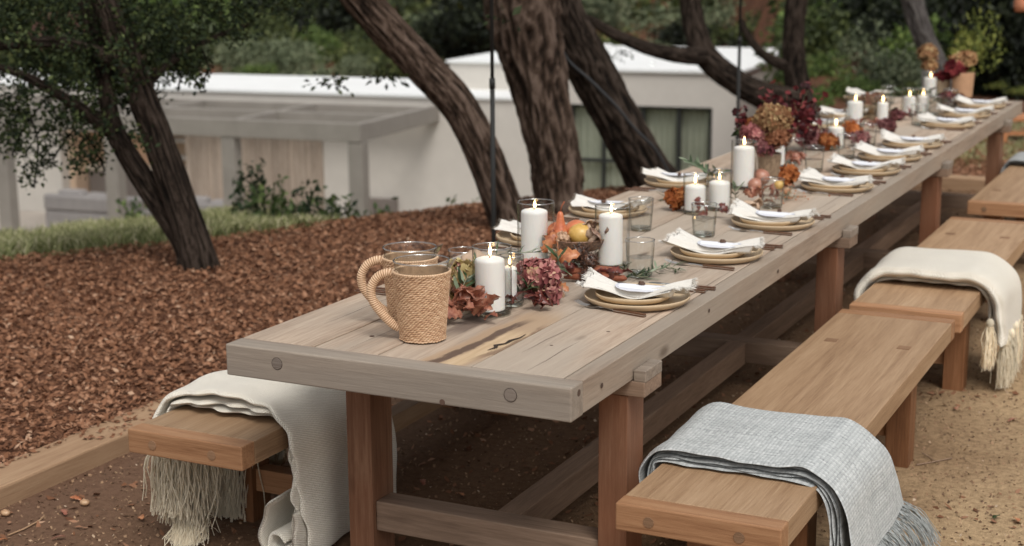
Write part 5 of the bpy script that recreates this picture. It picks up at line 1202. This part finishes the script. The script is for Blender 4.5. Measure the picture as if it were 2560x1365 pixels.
sprig('olive sprig trailing right of the near tumbler toward the second plate', [zp(1590, 690, .012), zp(1630, 678, .02), zp(1670, 668, .015), zp(1700, 676, .008)], 24, .052, 2)
sprig('short olive tip lying under the near tumbler', [zp(1560, 665, .01), zp(1590, 690, .012), zp(1620, 692, .008)], 14, .05, 12)
sprig('dark green olive leaves rising behind the spiky seed heads', [zp(1430, 690, .06), zp(1400, 665, .09), zp(1395, 640, .12)], 8, .06, 3)
sprig('pale olive sprig standing tall behind the two short candles', [zp(1800, 430, .02), zp(1780, 440, .09), zp(1760, 425, .12), zp(1725, 412, .13)], 26, .088, 4, w_=.2)
sprig('pale olive leaves lying by the fourth left plate', [zp(1735, 480, .02), zp(1700, 482, .03), zp(1675, 492, .02)], 12, .075, 5)
sprig('dark olive tips right of the two short candles', [zp(1840, 500, .02), zp(1838, 480, .06), zp(1842, 465, .08)], 10, .05, 6)
sprig('olive sprig near the far footed bowl', [zp(2230, 290, .02), zp(2210, 270, .08), zp(2190, 262, .10)], 16, .08, 7); sprig('olive leaves between the far short candles and clay pots', [zp(2350, 262, .02), zp(2330, 255, .06), zp(2370, 250, .09)], 18, .08, 8)
sprig('faint olive sprig arching at the far left of the table', [zp(2330, 235, .10), zp(2290, 225, .16), zp(2230, 232, .14)], 16, .10, 9)
sprig('olive leaves between the slim candle and the pink hydrangea', [zp(1290, 735, .01), zp(1320, 720, .05), zp(1300, 690, .09)], 12, .05, 21)
sprig('olive leaves poking out behind the yellow green hydrangea', [zp(1150, 740, .06), zp(1165, 700, .10), zp(1195, 670, .12)], 12, .065, 22)
# copper pieces, mushrooms in the middle
p = on(1690, 525); t = thing('dried_flower', 'ruffled burnt orange dried flower left of the short candles', 'dried flower', (p[0], p[1], ZT)); bloom('petals', (0, 0, .045), .042, 120, C_RUST, 'burnt_orange_petals', t, 5, .022, (1, 1, .95))
p = on(1972, 470); t = thing('dried_flower', 'ruffled burnt orange dried flower right of the hydrangea vase', 'dried flower', (p[0], p[1], ZT)); bloom('petals', (0, 0, .052), .040, 120, C_RUST, 'burnt_orange_petals', t, 6, .022, (1, 1, 1.05))
M_MUSHT = speckled('tan_mushroom_skin', (.20, .10, .05), (.42, .25, .14), (.55, .37, .22), 40)
for i, (u, v, z, r, rot, lab) in enumerate([(1845, 522, .02, .030, (.3, .5, 0), 'tan mushroom lying left in the mid-table pile'), (1868, 512, .032, .036, (-.3, .2, 1), 'broad tan mushroom on top of the mid-table pile'), (1885, 528, .018, .026, (.6, -.3, 2), 'darker mushroom at the near side of the pile'), (1892, 508, .03, .028, (.2, .8, 2.5), 'tan mushroom at the right of the pile')]):
    p = zp(u, v, z); mushroom(p[0], p[1], p[2], r, lab, rot, i+2, 'mushrooms in the mid-table pile', i != 2)
M_GOURDC = speckled('muted_coral_skin', (.26, .10, .06), (.36, .155, .10), (.44, .22, .15), 18)
for (u, v, z, r, mt, lab, nm) in [(1903, 443, .038, .040, M_GOURDC, 'coral peach behind the tall mid-table candle', 'peach'), (1888, 462, .032, .033, M_GOURDC, 'second coral fruit partly hidden by the mid-table candle', 'peach'), (1948, 462, .02, .022, M_YEL, 'small yellow fruit at the foot of the hydrangea vase', 'yellow_fruit'), (1968, 478, .018, .019, M_MUSHT, 'small tan nut right of the hydrangea vase', 'nut')]:
    o = lump(24, r, 3, 1, 1, .92, .06, 1.5).build(nm, mt, None, smooth=True, loc=tuple(zp(u, v, z))); tag(o, lab, 'fruit' if nm != 'nut' else 'nut')
for (u, v, mt, lab, n_) in [(1905, 508, M_RUSTL, 'rust dried leaves behind the tan mushroom pile', 12), (2055, 352, M_DRED, 'dark red leaves scattered before the lone mid-table candle', 16), (2165, 325, M_RUSTL, 'rust leaves at the foot of the tall far candle', 16), (2245, 296, M_DRED, 'dark red leaves before the far pair of short candles', 14), (2000, 415, M_RUSTL, 'rust leaves trailing right of the ribbed vase', 12), (1760, 545, M_DRED, 'dark leaves at the feet of the two short candles', 8), (1480, 700, M_DRED, 'dark red leaves around the smooth red brown wood', 12)]:
    p = on(u, v); leaves_pile(lab, p[0], p[1], [(g_.uniform(-.09, .09), g_.uniform(-.06, .06), .004+g_.random()*.03, .055, g_.uniform(-1, 1), g_.uniform(-.9, .3), g_.uniform(0, 6.28), .7) for _ in range(n_)], mt)
# tiny berries on wires
t = thing('berry_spray', 'fine spray of tiny rust berries beside the tumbler at mid table', 'dried flower', tuple(on(1970, 500))); g2 = np.random.default_rng(77); o0 = np.array(on(1970, 500)); mb = MB(); mw = MB()
for k in range(60):
    p = np.array([g2.normal(0, .05), g2.normal(0, .07), abs(g2.normal(0, .025))+.004]); mb.v; b_ = len(mb.v); r_ = .0045
    mb.add([p+np.array(q)*r_ for q in ((1, 0, 0), (-1, 0, 0), (0, 1, 0), (0, -1, 0), (0, 0, 1), (0, 0, -1))], [(0, 2, 4), (2, 1, 4), (1, 3, 4), (3, 0, 4), (2, 0, 5), (1, 2, 5), (3, 1, 5), (0, 3, 5)]); mw.tube([(0, 0, .004), p*.6+np.array([0, 0, .01]), p], .0007, 3)
mb.build('berries', M_ORL, t, kind='stuff'); mw.build('wires', MATS['olive_twig'], t, kind='stuff')
# stoneware vase with hydrangeas
def pot(x, y, label, r, h, mat, taper=.85, name='vase', ribs=True):
    t = thing(name, label, 'vase', (x, y, ZT)); pr = [(0, 0), (r*taper*.92, 0), (r*taper, .004)]+[(r*(taper+(1-taper)*q)+(.0012 if ribs and int(q*24) % 2 else 0), .004+(h-.004)*q) for q in np.linspace(.04, 1, 24)]+[(r-.004, h-.001), (r-.006, h*.7), (r*taper-.006, .02), (0, .016)]
    MB().lathe(pr, 48).build('body', mat, t, smooth=True); return t
M_STONE = speckled('brown_ribbed_stoneware', (.16, .105, .065), (.25, .175, .115), (.33, .24, .16), 60); M_CLAY = plain('tan_clay', (.48, .28, .16), .8, .1, 20); M_CLAY2 = plain('grey_tan_clay', (.33, .25, .16), .8, .1, 20)
vx, vy = on(1922, 440)[:2]
pot(vx, vy, 'ribbed brown stoneware vase holding the big tan hydrangea', .056, .108, M_STONE)
def bouquet(label, x, y, z, parts, cat='flowers', seed=0, stems=True):
    t = thing('bouquet', label, cat, (x, y, z)); sm = MB()
    for i, (c, r, n, stops, nm, size, sq) in enumerate(parts):
        bloom('bloom', c, r, n, stops, nm, t, seed+i, size, sq); sm.tube([(c[0]*.1, c[1]*.1, -.07), (c[0]*.5, c[1]*.5, c[2]*.4), tuple(c)], .0025, 5)
        lump(14, r*.72, i, *sq).build('flower_core', MATS['flower_core_brown'], t, loc=c)
    sm.build('stems', plain('flower_stems', (.12, .10, .05), .8), t, kind='stuff'); return t
bouquet('big mixed bouquet of tan, copper and mauve hydrangea heads in the ribbed vase', vx, vy, ZT+.105, [((.015, -.01, .155), .082, 300, C_TAN, 'golden_tan_petals', .024, (1, 1, .85)), ((-.06, -.02, .085), .066, 230, C_PINK, 'dusty_pink_petals', .024, (1, 1, .85)), ((.045, -.03, .075), .055, 180, [(0, (.10, .03, .015)), (.5, (.30, .12, .06)), (1, (.46, .24, .14))], 'copper_petals', .022, (1, 1, .8)), ((-.01, -.05, .03), .045, 130, C_MAUV, 'mauve_petals', .020, (1, 1, .8)), ((-.085, .02, .13), .032, 60, C_RUST, 'burnt_orange_petals', .02, (1, 1, 1))], seed=30)
def leafspray(label, pts_list, n, size, mat, seed, name='leafy_branch', cat='foliage', spread=.03):
    t = thing(name, label, cat, tuple(pts_list[0][0])); b0 = np.array(pts_list[0][0]); st = MB(); g = np.random.default_rng(seed); C_ = []
    for pts in pts_list:
        P = catmull(pts, 8); st.tube(P-b0, .002, 5); C_ += [P[int(q*(len(P)-1))]-b0+g.normal(0, spread, 3) for q in g.uniform(.3, 1, n)]
    st.build('branch', MATS['flower_stems'], t); leafcloud('foliage', np.array(C_), size, mat, t, .75, seed); return t
M_BURL = tinted('burgundy_leaves', C_BUR, .6, .2)
p0 = np.array([.24, 4.45, ZT+.02])
def w3(u, v, y): 
    d = ROT.T @ np.array([(u-1280)/FPX, -(v-682.5)/FPX, 1.0]); return CAM+d*(y-CAM[1])/d[1]
leafspray('dark burgundy smoke bush branches fanning out above mid table', [[p0, w3(1940, 330, 4.45), w3(1930, 265, 4.45)], [p0, w3(1985, 300, 4.5), w3(2020, 225, 4.55)], [p0, w3(2000, 320, 4.5), w3(1985, 255, 4.5)], [p0, w3(1960, 300, 4.4), w3(1900, 245, 4.4)], [p0, w3(2010, 300, 4.5), w3(2030, 265, 4.6)]], 75, .042, M_BURL, 5, spread=.042)
leafspray('burgundy twigs left of the big bouquet', [[(vx, vy, ZT+.12), w3(1875, 330, vy+.1), w3(1850, 275, vy+.1)], [(vx, vy, ZT+.12), w3(1860, 320, vy), w3(1838, 300, vy)]], 26, .034, M_BURL, 6, spread=.022)
leafspray('dark green sprig tucked left under the bouquet', [[(vx, vy, ZT+.12), w3(1870, 340, vy-.02), w3(1838, 320, vy-.02)]], 22, .04, M_DKL, 7, spread=.018)
pot(.235, 4.43, 'small dark vase holding the burgundy branches', .045, .10, M_BLACK)
for (u, v, lab, st_, nm, r) in [(2030, 372, 'rust and plum dried blooms lying before the burgundy branches', C_MAUV, 'mauve_petals', .055), (2070, 375, 'rust coloured dried leaves left of the lone mid-table candle', C_RUST, 'burnt_orange_petals', .05), (2125, 345, 'copper leaves right of the lone mid-table candle', C_RUST, 'burnt_orange_petals', .05), (2150, 365, 'dried copper bloom behind the sixth right plate', C_MAUV, 'mauve_petals', .045), (2215, 330, 'plum dried blooms at the foot of the slim far candle', C_MAUV, 'mauve_petals', .045), (2240, 300, 'small plum blooms before the far short candles', C_MAUV, 'mauve_petals', .035), (2365, 262, 'plum and green blooms before the clay pots', C_BUR, 'burgundy_bloom_petals', .05), (2395, 262, 'dark bloom at the foot of the tall clay pot', C_BUR, 'burgundy_bloom_petals', .04)]:
    p = on(u, v); t = thing('dried_flower', lab, 'dried flower', (p[0], p[1], ZT)); bloom('petals', (0, 0, r*.8), r, 110, st_, nm, t, int(u), .024, (1.1, 1, .85))
# far footed bowl
p = on(2178, 296); t = thing('footed_bowl', 'tan footed bowl of dried brown leaves between the far tall candles', 'bowl', (p[0], p[1], ZT)); MB().lathe([(0, 0), (.05, 0), (.045, .015), (.03, .035), (.06, .045), (.095, .07), (.108, .092), (.104, .094), (.085, .072), (0, .055)], 40).build('bowl', M_CLAY2, t, smooth=True)
t2_ = thing('dried_flower', 'brown ruffled dried flowers heaped in the far footed bowl', 'dried flower', (p[0], p[1], ZT+.08)); bloom('petals', (0, 0, .03), .07, 150, [(0, (.10, .045, .03)), (.5, (.24, .12, .08)), (1, (.38, .22, .15))], 'brown_petals', t2_, 3, .026, (1.1, 1.1, .6))
# clay pots at the far end
pa = on(2405, 243); pot(pa[0], pa[1], 'tall tan clay pot with burgundy hydrangea at the far end', .078, .175, M_CLAY, .88, ribs=False)
bouquet('burgundy and tan hydrangeas in the tall clay pot', pa[0], pa[1], ZT+.17, [((-.05, -.02, .03), .075, 170, C_BUR, 'burgundy_bloom_petals', .028, (1, 1, .9)), ((.02, 0, .10), .065, 150, C_TAN, 'golden_tan_petals', .028, (1, 1, .8)), ((-.06, .05, .085), .05, 110, C_TAN, 'golden_tan_petals', .026, (1, 1, .8))], seed=50)
pb_ = on(2352, 240); pot(pb_[0], pb_[1], 'shorter grey tan pot beside the farthest tall candle', .062, .115, M_CLAY2, .9, ribs=False)
bouquet('small burgundy blooms in the shorter grey tan pot', pb_[0], pb_[1], ZT+.11, [((0, 0, .02), .06, 130, C_BUR, 'burgundy_bloom_petals', .026, (1.1, 1, .7))], seed=60)
pc_ = on(2318, 222); pot(pc_[0], pc_[1], 'glass-grey vase of tan dried hydrangea behind the farthest candle', .05, .14, plain('grey_glazed_vase', (.22, .22, .2), .3), .8)
bouquet('tall tan dried hydrangeas behind the farthest candle', pc_[0], pc_[1], ZT+.13, [((-.01, 0, .13), .07, 150, C_TAN, 'golden_tan_petals', .028, (1, 1, 1)), ((.01, 0, .04), .055, 120, C_TAN, 'golden_tan_petals', .026, (1, 1, 1))], seed=70)
# far left napkin tip at the last left place
p = on(2166, 250); o = link('napkin', NAPS[1][0], M_NAPKIN); o.location = (p[0]-.0, p[1], ZT+.02); o.rotation_euler = (0, 0, 2.6); tag(o, 'white napkin standing on the farthest left plate, left of the far short candles', 'napkin', 'white frayed napkins'); 
o = link('dinner_plate', ME_DIN, M_PLATE); o.location = (p[0], p[1], ZT); tag(o, 'tan dinner plate under the farthest left napkin', 'plate', 'tan dinner plates')

# ------------------------------------------------------------------ things beyond the far end
M_CHAIR = wood('orange_chair_wood', 'Z', (.30, .12, .05), (.46, .2, .09), (.55, .28, .14), 1, .5, knots=False)
c = on(2505, 362, 0); t = thing('stool', 'low orange brown wooden stool on the grass beyond the far table end', 'stool', (c[0], c[1], 0), R(20))
for dx in (0, .46):
    for dy in (0, .36): MB().box(dx, dx+.045, dy, dy+.045, 0, .22).build('leg', M_CHAIR, t, bevel=.004)
MB().box(-.02, .525, -.02, .42, .22, .255).build('seat', M_CHAIR, t, bevel=.006)
MB().box(.046, .459, .01, .03, .09, .125).build('rail', M_CHAIR, t)
c = at(2552, 14, 14); t = thing('hanging_lantern', 'terracotta coloured lantern hanging in the top right corner', 'lantern', (c[0], c[1], c[2]))
MB().lathe([(0, -.06), (.05, -.055), (.065, 0), (.06, .10), (.04, .16), (0, .17)], 20).build('shade', plain('terracotta', (.55, .22, .12), .7), t, smooth=True); MB().tube([(0, 0, .17), (0, 0, 1.6)], .004, 6).build('cord', M_BLACK, t)
# single leaves and a pebble or two on the sand
LG = 'loose leaves on the sandy ground'
for i, (u, v, mt, lab) in enumerate([(2497, 1291, M_DKL, 'small green leaf on the sand at the lower right'), (2535, 1296, M_ORL, 'tan curled leaf next to the green one at the lower right'), (350, 1292, M_ORL, 'pale brown leaf on the bare dirt left of the cream fringe'), (205, 1252, M_ORL, 'light tan pebble-like leaf left of the left bench'), (128, 1350, M_RUSTL, 'tan leaf near the bottom left corner'), (20, 1350, M_ORL, 'leaf at the bottom left corner'), (2390, 1020, M_RUSTL, 'reddish leaf on the sand behind the second right bench leg'), (2520, 1055, M_RUSTL, 'orange red leaf at the right edge of the sand'), (1140, 1235, M_ORL, 'orange leaf lying under the table'), (1060, 1215, M_RUSTL, 'rust leaf under the table left of the stretcher'), (165, 1290, M_RUSTL, 'reddish leaf on the dirt by the timber edging')]):
    p = on(u, v, .004); mb = MB(); rr = random.Random(i); lobed_leaf(mb, (0, 0, 0), .045, Euler((rr.uniform(-.4, .4), 0, rr.uniform(0, 6))), .35, .5); o = mb.build('fallen_leaf', mt, None, smooth=True, loc=(p[0], p[1], .006)); tag(o, lab, 'leaf', LG); s = o.modifiers.new('thick', 'SOLIDIFY'); s.thickness = .001
    if mt is M_DKL:
        a = o.data.attributes.new('tint', 'FLOAT', 'POINT'); a.data.foreach_set('value', [.9]*len(o.data.vertices))
for (u, v, lab) in [(14, 1282, 'round orange brown acorn on the dirt at the left edge'), (212, 1256, 'smooth tan pebble on the dirt left of the left bench')]:
    p = on(u, v, .012); o = lump(16, .014, 2, 1.2, 1, .8).build('acorn', M_MUSHT, None, smooth=True, loc=tuple(p)); tag(o, lab, 'acorn' if 'acorn' in lab else 'pebble'); o.name = 'acorn' if 'acorn' in lab else 'pebble'
t = thing('twig', 'thin dry twig on the bare dirt at the lower left', 'twig', tuple(on(60, 1310, .004))); q0 = on(60, 1310, .004); MB().tube([np.array(on(a, b, .006))-q0 for a, b in ((20, 1338), (60, 1322), (100, 1300), (110, 1290))], .003, 5).build('stick', M_EDGE_Y, t)
t = thing('twig', 'forked dry twig on the sand right of the nearest bench', 'twig', tuple(on(2340, 1158, .004))); q0 = on(2340, 1158, .004); MB().tube([np.array(on(a, b, .006))-q0 for a, b in ((2290, 1162), (2330, 1155), (2380, 1145))], .0025, 5).build('stick', M_STR_Y, t); MB().tube([np.array(on(a, b, .006))-q0 for a, b in ((2340, 1154), (2320, 1140), (2305, 1132))], .002, 5).build('side_twig', M_STR_Y, t)
